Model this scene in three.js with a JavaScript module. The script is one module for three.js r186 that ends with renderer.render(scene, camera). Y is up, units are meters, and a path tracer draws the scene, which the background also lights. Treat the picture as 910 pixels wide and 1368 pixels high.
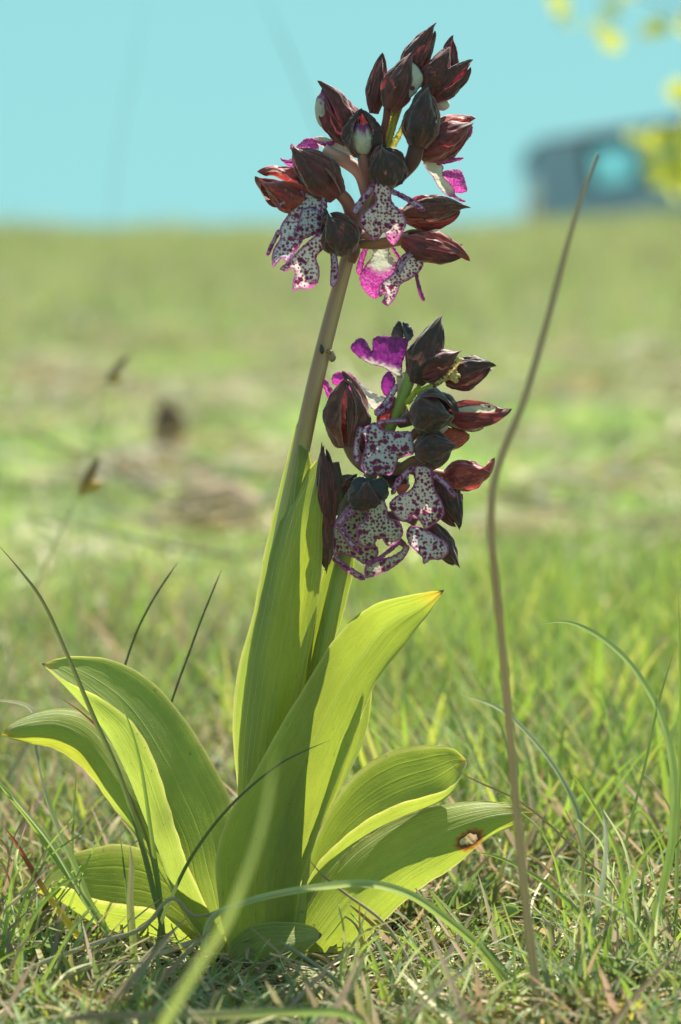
import * as THREE from 'three';
import { ImprovedNoise } from 'three/addons/math/ImprovedNoise.js';
import { mergeGeometries, mergeVertices } from 'three/addons/utils/BufferGeometryUtils.js';
import { RoundedBoxGeometry } from 'three/addons/geometries/RoundedBoxGeometry.js';

// ------------------------------------------------------------------ camera, sky, sun, exposure
const scene = new THREE.Scene();
const TAN = 0.18, F = 684 / TAN, EYE = 0.2346, CZ = 0.95, PITCH = Math.atan((684 - 330) / F);
const camera = new THREE.PerspectiveCamera(2 * Math.atan(TAN) * 180 / Math.PI, 681 / 1024, 0.05, 2000);
camera.position.set(0, EYE, CZ);
camera.rotation.x = -PITCH;
camera.focus = 0.953;
camera.userData.fStop = 8.6;
scene.add(camera);
const renderer = new THREE.WebGLRenderer({ antialias: true });
renderer.setSize(681, 1024);
renderer.toneMapping = THREE.LinearToneMapping;
renderer.toneMappingExposure = 2.6;
renderer.shadowMap.enabled = true;
const SUNDIR = new THREE.Vector3(0.26, 0.85, -0.50).normalize();
{
  const w = 128, h = 64, d = new Float32Array(w * h * 4), c = new THREE.Color();
  const low = [0.148, 0.322, 0.328], mid = [0.094, 0.264, 0.300], high = [0.225, 0.288, 0.308];
  for (let j = 0; j < h; j++) for (let i = 0; i < w; i++) {
    const el = ((j + 0.5) / h - 0.5) * Math.PI, t = Math.max(0, Math.sin(el));
    const a = THREE.MathUtils.smoothstep(t, 0, 0.32), b = THREE.MathUtils.smoothstep(t, 0.25, 0.95);
    const az = ((i + 0.5) / w - 0.5) * 2 * Math.PI, x = Math.cos(az) * Math.cos(el), z = Math.sin(az) * Math.cos(el);
    const cs = x * SUNDIR.x + Math.sin(el) * SUNDIR.y + z * SUNDIR.z, glow = 0.9 + 0.35 * Math.pow(Math.max(0, cs), 6);
    for (let k = 0; k < 3; k++) d[(j * w + i) * 4 + k] = ((low[k] * (1 - a) + mid[k] * a) * (1 - b) + high[k] * b) * glow;
    d[(j * w + i) * 4 + 3] = 1;
  }
  const t = new THREE.DataTexture(d, w, h, THREE.RGBAFormat, THREE.FloatType);
  t.mapping = THREE.EquirectangularReflectionMapping; t.magFilter = THREE.LinearFilter; t.needsUpdate = true;
  scene.background = t; scene.environment = t;
}
const sun = new THREE.DirectionalLight(new THREE.Color(1, 0.93, 0.80), 5);
sun.position.copy(SUNDIR).multiplyScalar(20); sun.target.position.set(0, 0.1, 0);
sun.castShadow = true; sun.shadow.radius = 1;
Object.assign(sun.shadow.camera, { left: -3, right: 3, top: 3, bottom: -3, near: 1, far: 60 });
sun.shadow.mapSize.set(4096, 4096);
scene.add(sun, sun.target);

// ------------------------------------------------------------------ helpers
function rng(seed) { let a = seed | 0; return () => { a = (a + 0x6d2b79f5) | 0; let t = Math.imul(a ^ (a >>> 15), 1 | a); t = (t + Math.imul(t ^ (t >>> 7), 61 | t)) ^ t; return ((t ^ (t >>> 14)) >>> 0) / 4294967296; }; }
const IN = new ImprovedNoise(), noise = (x, y, z = 0) => IN.noise(x, y, z);
const { lerp, clamp, smoothstep } = THREE.MathUtils;
const mixc = (a, b, t) => [lerp(a[0], b[0], t), lerp(a[1], b[1], t), lerp(a[2], b[2], t)];
const V = (x, y, z) => new THREE.Vector3(x, y, z);
const UNIT = 0.00025;                                      // one unit of the plants' drawing grid, in metres
const SP = Math.sin(PITCH), CP = Math.cos(PITCH);
function ray(x, y, z) {                                    // the point of the world at depth plane z (metres)
  const u = -(y - 684) / F, r = (x - 455) / F, dy = -SP + u * CP, dz = -CP - u * SP, k = (z - CZ) / dz;
  return V(r * k, EYE + dy * k, z);
}
const W = (x, y, z = 0) => ray(x, y, z * UNIT);
const num = {};
function numbered(n) { const k = num[n] = (num[n] ?? -1) + 1; return k ? `${n}_${String(k).padStart(3, '0')}` : n; }
function tag(o, label, category, group, kind) {
  if (label) o.userData.label = label; if (category) o.userData.category = category;
  if (group) o.userData.group = group; if (kind) o.userData.kind = kind; return o;
}
function thing(name, pos, label, category, group) {
  const g = new THREE.Group(); g.name = numbered(name); g.position.copy(pos); scene.add(g);
  return tag(g, label, category, group);
}
function mesh(name, geo, mat, parent) {
  const m = new THREE.Mesh(geo, mat); m.name = parent ? name : numbered(name); m.castShadow = m.receiveShadow = true; (parent ?? scene).add(m); return m;
}
const sub = (name, parent) => { const g = new THREE.Group(); g.name = name; parent.add(g); return g; };
function geom(pos, idx, col, uv) {
  const g = new THREE.BufferGeometry();
  g.setAttribute('position', new THREE.Float32BufferAttribute(pos, 3));
  if (col) g.setAttribute('color', new THREE.Float32BufferAttribute(col, 3));
  g.setAttribute('uv', new THREE.Float32BufferAttribute(uv ?? new Array(pos.length / 3 * 2).fill(0), 2));
  g.setIndex(idx); g.computeVertexNormals(); return g;
}
const cat = (pts, s) => {                                  // Catmull-Rom through arrays of numbers, s in 0..1
  const n = pts.length - 1, f = clamp(s, 0, 1) * n, i = Math.min(n - 1, Math.floor(f)), t = f - i;
  const p1 = pts[i], p2 = pts[i + 1], p0 = pts[i - 1] ?? p1.map((v, k) => 2 * v - p2[k]), p3 = pts[i + 2] ?? p2.map((v, k) => 2 * v - p1[k]);
  return p1.map((v, k) => 0.5 * (2 * v + (p2[k] - p0[k]) * t + (2 * p0[k] - 5 * v + 4 * p2[k] - p3[k]) * t * t + (3 * v - p0[k] - 3 * p2[k] + p3[k]) * t * t * t));
};
// A tube or flattened strap along world points; rad(s) in metres, col(s, a) linear.
function tubeGeo(pts, rad, col, { n = 24, m = 8, flat = 1, cap = true, turn } = {}) {
  const curve = new THREE.CatmullRomCurve3(pts, false, 'centripetal'), fr = curve.computeFrenetFrames(n), pos = [], idx = [], cs = [], uv = [];
  for (let i = 0; i <= n; i++) {
    const s = i / n, p = curve.getPointAt(s), r = rad(s);
    if (turn !== undefined) { const t = fr.tangents[i], a = turn + 0.5 * Math.sin(s * 2.5 + turn * 7), e = t.clone().cross(V(0, Math.sin(a) * 0.6, Math.cos(a))).normalize(); fr.normals[i].copy(e); fr.binormals[i].crossVectors(t, e).normalize(); }
    for (let j = 0; j <= m; j++) {
      const a = j / m * 2 * Math.PI, q = p.clone().addScaledVector(fr.normals[i], Math.cos(a) * r).addScaledVector(fr.binormals[i], Math.sin(a) * r * flat);
      pos.push(q.x, q.y, q.z); cs.push(...col(s, a)); uv.push(j / m, s);
    }
  }
  for (let i = 0; i < n; i++) for (let j = 0; j < m; j++) { const a = i * (m + 1) + j, b = a + m + 1; idx.push(a, a + 1, b, a + 1, b + 1, b); }
  if (cap) for (const [row, s] of [[0, 0], [n, 1]]) {
    const p = curve.getPointAt(s), k = pos.length / 3; pos.push(p.x, p.y, p.z); cs.push(...col(s, 0)); uv.push(0, s);
    for (let j = 0; j < m; j++) { const a = row * (m + 1) + j; row ? idx.push(a, a + 1, k) : idx.push(a + 1, a, k); }
  }
  return geom(pos, idx, cs, uv);
}

function ribbonGeo(pts, rad, col, { n = 24, turn = 0, keel = 0.45 } = {}) {
  const curve = new THREE.CatmullRomCurve3(pts, false, 'centripetal'), pos = [], idx = [], cs = [], uv = [], J = [-1, -0.55, -0.12, 0.12, 0.55, 1];
  for (let i = 0; i <= n; i++) {
    const s = i / n, p = curve.getPointAt(s), t = curve.getTangentAt(s), a = turn + 0.5 * Math.sin(s * 2.5 + turn * 7), r = rad(s);
    const e = t.clone().cross(V(0, Math.sin(a) * 0.6, Math.cos(a))).normalize(), b = t.clone().cross(e).normalize();
    J.forEach((j, k) => { const q = p.clone().addScaledVector(e, j * r).addScaledVector(b, (Math.abs(j) - 0.5) * r * keel); pos.push(q.x, q.y, q.z); cs.push(...col(s, j)); uv.push(k / 5, s); if (i && k < 5) { const o = i * 6 + k; idx.push(o - 6, o - 5, o, o - 5, o + 1, o); } });
  }
  return geom(pos, idx, cs, uv);
}
// ------------------------------------------------------------------ materials
function dataTex(w, h, f, srgb) {
  const d = new Uint8Array(w * h * 4);
  for (let j = 0; j < h; j++) for (let i = 0; i < w; i++) { const v = f(i / w, j / h), o = (j * w + i) * 4; for (let k = 0; k < 3; k++) d[o + k] = clamp(Array.isArray(v) ? v[k] : v, 0, 1) * 255; d[o + 3] = 255; }
  const t = new THREE.DataTexture(d, w, h); t.wrapS = t.wrapT = THREE.RepeatWrapping; t.magFilter = THREE.LinearFilter; if (srgb) t.colorSpace = THREE.SRGBColorSpace; t.needsUpdate = true; return t;
}
const veinAt = (u, v) => {
  let k = 0; const x = u + 0.004 * noise(u * 9, v * 14, 3);
  for (const [f, a] of [[11, 1], [33, 0.35]]) { const p = Math.abs(((x * f) % 1 + 1) % 1 - 0.5) * 2; k += a * Math.pow(p, f === 11 ? 14 : 6); }
  return Math.min(1, k);
};
const veinTex = dataTex(512, 512, (u, v) => 0.78 + 0.12 * veinAt(u, v) + 0.08 * noise(u * 150, v * 260, 1) + 0.10 * noise(u * 6, v * 9, 7) + 0.06 * noise(u * 22, v * 40, 17) + (noise(u * 60, v * 110, 21) > 0.52 ? 0.12 : 0) - (noise(u * 26, v * 50, 27) > 0.6 ? 0.22 : 0));
const veinBump = dataTex(512, 512, (u, v) => 0.5 - 0.28 * veinAt(u, v) + 0.12 * noise(u * 120, v * 300, 5) + 0.1 * noise(u * 30, v * 16, 9));
const fineTex = dataTex(256, 256, (u, v) => 0.82 + 0.16 * noise(u * 40, v * 8, 2) + 0.1 * noise(u * 90, v * 60, 4));
const phys = (o) => new THREE.MeshPhysicalMaterial({ side: THREE.DoubleSide, vertexColors: true, roughness: 1, ...o });
const M = {
  leaf: phys({ name: 'leaf_tissue', map: veinTex, bumpMap: veinBump, bumpScale: 0.00035, transmission: 0.64, clearcoat: 0.24, clearcoatRoughness: 0.42 }),
  sepal: phys({ name: 'sepal_tissue', transmission: 0.42, clearcoat: 0.26, clearcoatRoughness: 0.36, bumpMap: fineTex, bumpScale: 0.0004 }),
  petal: phys({ name: 'petal_tissue', transmission: 0.42, clearcoat: 0.08, clearcoatRoughness: 0.5 }),
  stem: phys({ name: 'stem_skin', map: fineTex, clearcoat: 0.3, clearcoatRoughness: 0.4, roughness: 0.7 }),
  grass: phys({ name: 'grass_tissue', transmission: 0.45, clearcoat: 0.22, clearcoatRoughness: 0.42 }),
  field: phys({ name: 'meadow_tissue', transmission: 0.4 }),
  straw: phys({ name: 'dry_straw', transmission: 0.12, roughness: 1, map: fineTex }),
  stalk: phys({ name: 'dry_stalk', map: fineTex, roughness: 0.8 }),
};

// ------------------------------------------------------------------ the ground
function groundY(x, z) {
  const D = Math.max(0, -z);
  let y = -0.012 + 0.006 * noise(x * 9, z * 9, 1) + 0.004 * noise(x * 31, z * 31, 2);
  const up = smoothstep(D, 4, 31), side = 0.34 + 0.14 * smoothstep(x, 0.3, 3.0) + 0.05 * noise(x * 0.5, 1.7, 3) + 0.05 * noise(x * 1.7, 4.1, z * 0.1);
  y += up * side + 0.05 * smoothstep(D, 2, 8) * noise(x * 0.7, z * 0.35, 4);
  y -= Math.min(3.2, Math.max(0, D - 31.5) ** 2 * 0.012);
  return y;
}
{
  const xs = [], zs = [];
  for (let i = -60; i <= 60; i++) xs.push(Math.sign(i) * (Math.abs(i) * 0.012 + Math.pow(Math.abs(i) / 60, 5) * 500));
  for (let i = 0; i <= 170; i++) { const t = i / 170; zs.push(1.6 - t * 3.2 - Math.pow(t, 4.2) * 420); }
  const pos = [], idx = [], uv = [], col = [], n = xs.length;
  for (const z of zs) for (const x of xs) {
    pos.push(x, groundY(x, z) - 0.004, z); uv.push(x, z);
    const k = 0.5 + 0.5 * noise(x * 14, z * 14, 8);
    col.push(...mixc([0.10, 0.10, 0.04], [0.22, 0.21, 0.09], k));
  }
  for (let j = 0; j < zs.length - 1; j++) for (let i = 0; i < n - 1; i++) { const a = j * n + i; idx.push(a, a + 1, a + n, a + 1, a + n + 1, a + n); }
  const soilTex = dataTex(256, 256, (u, v) => 0.75 + 0.25 * noise(u * 30, v * 30, 1) + 0.2 * noise(u * 80, v * 80, 2)); soilTex.repeat.set(4, 4);
  const m = mesh('ground', geom(pos, idx, col, uv), new THREE.MeshStandardMaterial({ name: 'soil', vertexColors: true, roughness: 1, map: soilTex, side: THREE.DoubleSide }));
  tag(m, 'meadow soil under the grass rising to the crest', null, null, 'structure');
}

// ------------------------------------------------------------------ grass and thatch that nobody could count
function bladeInto(B, x, z, h, lean, az, w, curl, c0, c1, seg = 6) {
  const dx = Math.cos(az), dz = Math.sin(az), px = -dz, pz = dx, s0 = B.pos.length / 3;
  const tw = (B.r() - 0.5) * 2.2;
  for (let i = 0; i <= seg; i++) {
    const t = i / seg, a = lean + curl * t, out = h * (lean * t + curl * t * t * 0.5), up = h * t * Math.cos(Math.min(1.5, a) * 0.72) ;
    const ww = w * (i === seg ? 0.06 : Math.pow(1 - t, 0.55) * (0.75 + 0.6 * t)), cx = x + dx * out, cz = z + dz * out;
    const ca = Math.cos(tw * t), sa = Math.sin(tw * t), ex = px * ca + dx * sa, ez = pz * ca + dz * sa, c = mixc(c0, c1, t);
    B.pos.push(cx - ex * ww, up, cz - ez * ww, cx + dx * ww * 0.35, up - ww * 0.3, cz + dz * ww * 0.35, cx + ex * ww, up, cz + ez * ww);
    for (let k = 0; k < 3; k++) { B.col.push(...c); B.uv.push(k / 2, t); }
    if (i) for (let k = 0; k < 2; k++) { const q = s0 + i * 3 + k; B.idx.push(q - 3, q - 2, q, q - 2, q + 1, q); }
  }
}
const newB = (seed) => ({ pos: [], idx: [], col: [], uv: [], r: rng(seed) });
const fin = (B) => geom(B.pos, B.idx, B.col, B.uv);
const G_GREEN = [[0.20, 0.31, 0.035], [0.27, 0.37, 0.045], [0.12, 0.23, 0.04], [0.34, 0.40, 0.05], [0.15, 0.25, 0.06]];
const G_DRY = [[0.42, 0.34, 0.17], [0.34, 0.27, 0.14], [0.50, 0.44, 0.27], [0.26, 0.19, 0.10], [0.40, 0.27, 0.09], [0.46, 0.42, 0.31]];
function greenTuft(seed, n, h, spread, dry) {
  const B = newB(seed), r = B.r;
  for (let i = 0; i < n; i++) {
    const a = r() * 6.283, q = Math.sqrt(r()) * spread, isDry = r() < dry, c = isDry ? G_DRY[Math.floor(r() * 6)] : G_GREEN[Math.floor(r() * 5)];
    const base = isDry ? mixc(c, [0.2, 0.16, 0.08], 0.5) : mixc(c, [0.30, 0.28, 0.12], 0.35);
    bladeInto(B, Math.cos(a) * q, Math.sin(a) * q, h * (0.35 + 0.75 * r()), 0.1 + 0.5 * r() * (isDry ? 2 : 1), a + (r() - 0.5) * 2, 0.0008 + 0.0011 * r(), 0.2 + 1.1 * r() * r() * (isDry ? 1.6 : 1), base, r() < 0.2 ? mixc(c, [0.4, 0.33, 0.12], 0.6) : c, 6);
  }
  return fin(B);
}
function thatch(seed, n, spread) {                          // dead blades lying about in a tangle
  const B = newB(seed), r = B.r;
  for (let i = 0; i < n; i++) {
    const a = r() * 6.283, q = Math.sqrt(r()) * spread, L = 0.015 + 0.05 * r(), w = 0.0004 + 0.0008 * r(), az = r() * 6.283, y0 = 0.001 + 0.012 * r(), c = G_DRY[Math.floor(r() * 6)], bend = (r() - 0.5) * 1.6, tilt = (r() - 0.35) * 0.5, roll = r() * 3;
    let x = Math.cos(a) * q, z = Math.sin(a) * q, y = y0, s0 = B.pos.length / 3;
    for (let k = 0; k <= 6; k++) {
      const t = k / 6, d = az + bend * t, ww = w * (1 - 0.7 * t * t), ex = -Math.sin(d) * Math.cos(roll), ez = Math.cos(d) * Math.cos(roll), ey = Math.sin(roll);
      B.pos.push(x - ex * ww, y - ey * ww, z - ez * ww, x + ex * ww, y + ey * ww, z + ez * ww); B.uv.push(0, t, 1, t); B.col.push(...c, ...c);
      if (k) { const p = s0 + k * 2; B.idx.push(p - 2, p - 1, p, p - 1, p + 1, p); }
      x += Math.cos(d) * L / 6; z += Math.sin(d) * L / 6; y += tilt * L / 6 * (1 - 1.4 * t) + 0.0004;
    }
  }
  return fin(B);
}
function scatter(name, label, geos, mat, spots, tint) {
  const g = new THREE.Group(); g.name = numbered(name); scene.add(g); tag(g, label, 'grass', null, 'stuff');
  const lists = geos.map(() => []);
  spots.forEach((s, i) => lists[i % geos.length].push(s));
  const m4 = new THREE.Matrix4(), q = new THREE.Quaternion(), e = new THREE.Euler(), c = new THREE.Color();
  geos.forEach((geo, k) => {
    if (!lists[k].length) return;
    const im = new THREE.InstancedMesh(geo, mat, lists[k].length); im.name = 'tuft'; im.castShadow = im.receiveShadow = true; tag(im, null, null, null, 'stuff');
    lists[k].forEach((s, i) => {
      e.set((s.r() - 0.5) * 0.2, s.a, (s.r() - 0.5) * 0.2); q.setFromEuler(e);
      m4.compose(V(s.x, groundY(s.x, s.z) + (s.lift ?? -0.002), s.z), q, V(s.s, s.s * (s.sy ?? 1), s.s)); im.setMatrixAt(i, m4);
      c.setRGB(...tint(s)); im.setColorAt(i, c);
    });
    g.add(im);
  });
}
function spotsIn(seed, n, z0, z1, half, f) {                // half(D) = half width of the strip at distance D
  const r = rng(seed), out = [];
  while (out.length < n) {
    const t = r(), z = z0 + (z1 - z0) * t, D = CZ - z, hw = half(D), wmax = Math.max(half(CZ - z0), half(CZ - z1));
    if (r() * wmax > hw) continue;
    const s = { x: (r() * 2 - 1) * hw, z, a: r() * 6.283, s: 1, r }; if (f && f(s, r) === false) continue; out.push(s);
  }
  return out;
}
const turf = (x, z) => { const f = smoothstep(z, -0.06, 0.01), near = 1 - smoothstep(Math.hypot((x + 0.02) / 0.075, (z - 0.02) / 0.075), 0.55, 1.1); return (1 - 0.22 * f) * (1 - 0.42 * near); };

const nearGreen = [0, 1, 2, 3, 4].map((k) => greenTuft(11 + k, 10, [0.034, 0.044, 0.026, 0.054, 0.038][k], 0.016, 0.26));
const tall = [0, 1, 2].map((k) => greenTuft(41 + k, 8, 0.08, 0.014, 0.12));
const mats = [0, 1, 2, 3].map((k) => thatch(71 + k, 26, 0.035));
const midTuft = [0, 1, 2].map((k) => greenTuft(91 + k, 12, 0.055, 0.022, 0.16));
const farTuft = [0, 1, 2].map((k) => greenTuft(111 + k, 20, 0.10, 0.09, 0.26));
const patch = (x, z) => 0.5 + 0.5 * noise(x * 5, z * 5, 12) + 0.3 * noise(x * 14, z * 14, 3);

scatter('dry_grass', 'tangle of straw coloured dead grass lying on the ground round the orchids', mats, M.straw,
  spotsIn(1, 1700, 0.24, -1.3, (D) => 0.10 + 0.16 * D, (s, r) => { s.s = 0.75 + 0.6 * r(); s.sy = 0.75 * turf(s.x, s.z); s.lift = r() * 0.004 * s.sy; }), (s) => { const k = 0.75 + 0.35 * s.r(); return [k, k * 0.98, k * (0.85 + 0.25 * s.r())]; });
scatter('grass', 'short green turf grass growing round the orchids', nearGreen, M.grass,
  [...spotsIn(21, 2000, 0.18, -0.16, (D) => 0.06 + 0.14 * D, (s, r) => { s.s = 0.55 + 0.6 * r(); s.sy = turf(s.x, s.z); }), ...spotsIn(2, 5200, 0.22, -0.9, (D) => 0.08 + 0.16 * D, (s, r) => { s.s = 0.6 + 0.7 * r(); if (r() > 0.35 + 0.9 * patch(s.x, s.z)) return false; s.sy = turf(s.x, s.z);  })],
  (s) => { const k = 0.65 + 0.45 * s.r(), far = 0.6 * s.r() * s.r(); return [k * (0.9 + 0.3 * s.r() + 0.35 * far), k * (1 + 0.08 * far), k * (1 + 1.1 * far)]; });
scatter('grass', 'bright taller grass blades behind and right of the orchids', tall, M.grass,
  spotsIn(3, 560, -0.1, -0.95, (D) => 0.08 + 0.15 * D, (s, r) => { s.s = 0.55 + 0.6 * r(); const right = smoothstep(s.x / (CZ - s.z), -0.04, 0.06); if (r() > 0.14 + 0.86 * right) return false; }),
  (s) => { const k = 1 + 0.5 * s.r(); return [k * 0.92, k * 0.9, k * 0.8]; });
scatter('grass', 'pale green and straw meadow grass in the blurred middle distance', midTuft, M.field,
  [...spotsIn(4, 9000, -0.6, -2.2, (D) => 0.15 + 0.16 * D, (s, r) => { s.s = 0.5 + 0.6 * r(); s.sy = 0.7; }), ...spotsIn(6, 15000, -1.9, -6.8, (D) => 0.15 + 0.16 * D, (s, r) => { s.s = 0.7 + 0.7 * r(); s.sy = 0.7; })],
  (s) => { const p = smoothstep(noise(s.x * 7, s.z * 3.2, 20) + 0.6 * noise(s.x * 19, s.z * 9, 21), -0.35, 0.5), k = (0.75 + 0.4 * s.r() + (s.r() < 0.06 ? 0.8 : 0)) * clamp(1 + 1.1 * noise(s.x * 23, s.z * 6, 51) + 0.5 * noise(s.x * 50, s.z * 14, 53), 0.3, 1.9); return [k * (0.88 + 0.5 * p), k * (1.05 + 0.38 * p), k * (1.1 + 1.0 * p)]; });
scatter('dry_grass', 'pale dead grass lying about in the blurred middle distance', mats, M.straw,
  spotsIn(7, 240, -0.8, -6, (D) => 0.15 + 0.16 * D, (s, r) => { s.s = 1.0 + 1.8 * r() * r(); s.lift = 0.015 + 0.02 * r(); if (noise(s.x * 5, s.z * 2.5, 40) < -0.05) return false; }), (s) => { const k = 0.95 + 0.6 * s.r(); return [k, k, k * (0.95 + 0.5 * s.r())]; });
scatter('grass', 'green meadow grass far off below the crest', farTuft, M.field,
  [...spotsIn(5, 17000, -5, -33, (D) => 0.3 + 0.17 * D, (s, r) => { s.s = 0.7 + 0.9 * r(); }), ...spotsIn(15, 900, -26, -31.5, (D) => 0.5 + 0.17 * D, (s, r) => { s.s = 1 + 2.4 * r() * r(); if (noise(s.x * 1.3, s.z * 0.5, 60) < 0.05) return false; }), ...spotsIn(8, 5000, -3.6, -9, (D) => 0.3 + 0.17 * D, (s, r) => { s.s = 0.5 + 0.5 * r(); s.sy = 0.7; })],
  (s) => { const p = 0.5 + 0.5 * noise(s.x * 0.8, s.z * 0.4, 30), k = (0.66 + 0.35 * s.r()) * clamp(1 + 0.75 * noise(s.x * 5, s.z * 0.9, 31) + 0.5 * noise(s.x * 11, s.z * 2, 33), 0.45, 1.6); return [k * (0.98 + 0.4 * p), k * (1.12 + 0.22 * p), k * (1.1 + 0.9 * p)]; });

{ // scraps of dead leaf and long straws among the turf
  const scrap = (seed) => { const B = newB(seed), r = B.r; for (let i = 0; i < 5; i++) bladeInto(B, (r() - 0.5) * 0.09, (r() - 0.5) * 0.09, 0.012 + 0.022 * r(), 0.6 + 0.9 * r(), r() * 6.283, 0.002 + 0.0035 * r(), 0.6, [0.56, 0.52, 0.34], [0.62, 0.58, 0.40], 4); return fin(B); };
  scatter('leaf_litter', 'pale scraps of dead leaf caught in the blurred meadow grass', [scrap(201), scrap(202), scrap(203)], M.field,
    [...spotsIn(9, 420, -0.5, -2.4, (D) => 0.15 + 0.16 * D, (s, r) => { s.s = 0.5 + 0.6 * r(); s.lift = 0.008 + 0.012 * r(); }), ...spotsIn(10, 420, -2.2, -12, (D) => 0.2 + 0.16 * D, (s, r) => { s.s = 0.5 + 0.9 * r(); s.lift = 0.015 + 0.03 * r(); })],
    (s) => { const k = 0.6 + 0.6 * s.r(); return [k, k * 1.02, k * 0.95]; });
  scatter('dry_grass', 'long bleached straws lying across the foreground turf', mats.slice(0, 2), M.straw,
    spotsIn(12, 16, 0.16, -0.2, (D) => 0.08 + 0.14 * D, (s, r) => { s.s = 1.0 + 0.6 * r(); s.sy = 0.6; s.lift = 0.002; }), (s) => { const k = 1 + 0.4 * s.r(); return [k, k, k * 1.05]; });
}
// ------------------------------------------------------------------ plant builders
const local = (p, base) => [p.x - base.x, p.y - base.y, p.z - base.z];
// A leaf: three lines along it (far edge, midrib, near edge) with a curved section between them.
function leafGeo(st, base, { nu = 90, nv = 22, col, hole, rim = 0.9, vee = 0.25 } = {}) {
  const e = st[st.length - 1]; if (e[1][1] > 1245) st = [...st, e.map((q) => [lerp(q[0], 382, 0.5), 1312, q[2] * 0.5])];
  const rows = [0, 1, 2].map((k) => st.map((s) => s[k]));
  const pos = [], idx = [], cs = [], uv = [], P = [];
  for (let i = 0; i <= nu; i++) {
    const s = 1 - Math.pow(1 - i / nu, 1.0), Fp = cat(rows[0], s), Mp = cat(rows[1], s), Np = cat(rows[2], s);
    for (let j = 0; j <= nv; j++) {
      const t = j / nv, a = 2 * (t - 0.5) * (t - 1), b = -4 * t * (t - 1), c = 2 * t * (t - 0.5);
      const q = [0, 1, 2].map((k) => { const curved = Fp[k] * a + Mp[k] * b + Np[k] * c, bent = t < 0.5 ? lerp(Fp[k], Mp[k], t * 2) : lerp(Mp[k], Np[k], t * 2 - 1); return lerp(curved, bent, vee); });
      if (rim) q[2] += 2.2 * Math.pow(Math.max(0, 1 - Math.min(t, 1 - t) / 0.06), 2);
      { const e = Math.pow(Math.abs(t - 0.5) * 2, 6); q[0] += 1.1 * e * noise(s * 26, t * 2, st[1][1][0]); q[1] += 1.3 * e * noise(s * 22 + 9, t * 2, st[1][1][1]); }
      q[2] += 2.2 * noise(s * 7, t * 3, st[1][0][0]) + 0.5 * noise(s * 4, t * 24, 3);
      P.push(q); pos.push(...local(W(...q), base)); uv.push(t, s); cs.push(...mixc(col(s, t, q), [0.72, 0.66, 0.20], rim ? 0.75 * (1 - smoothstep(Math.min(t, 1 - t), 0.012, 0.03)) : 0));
    }
  }
  for (let i = 0; i < nu; i++) for (let j = 0; j < nv; j++) {
    const a = i * (nv + 1) + j, b = a + nv + 1;
    if (hole && [a, b, a + 1, b + 1].every((k) => hole(P[k]) < 1)) continue;
    idx.push(a, b, a + 1, a + 1, b, b + 1);
  }
  const g = geom(pos, idx, cs, uv), parts = [g];
  return mergeGeometries(parts);
}
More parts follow.
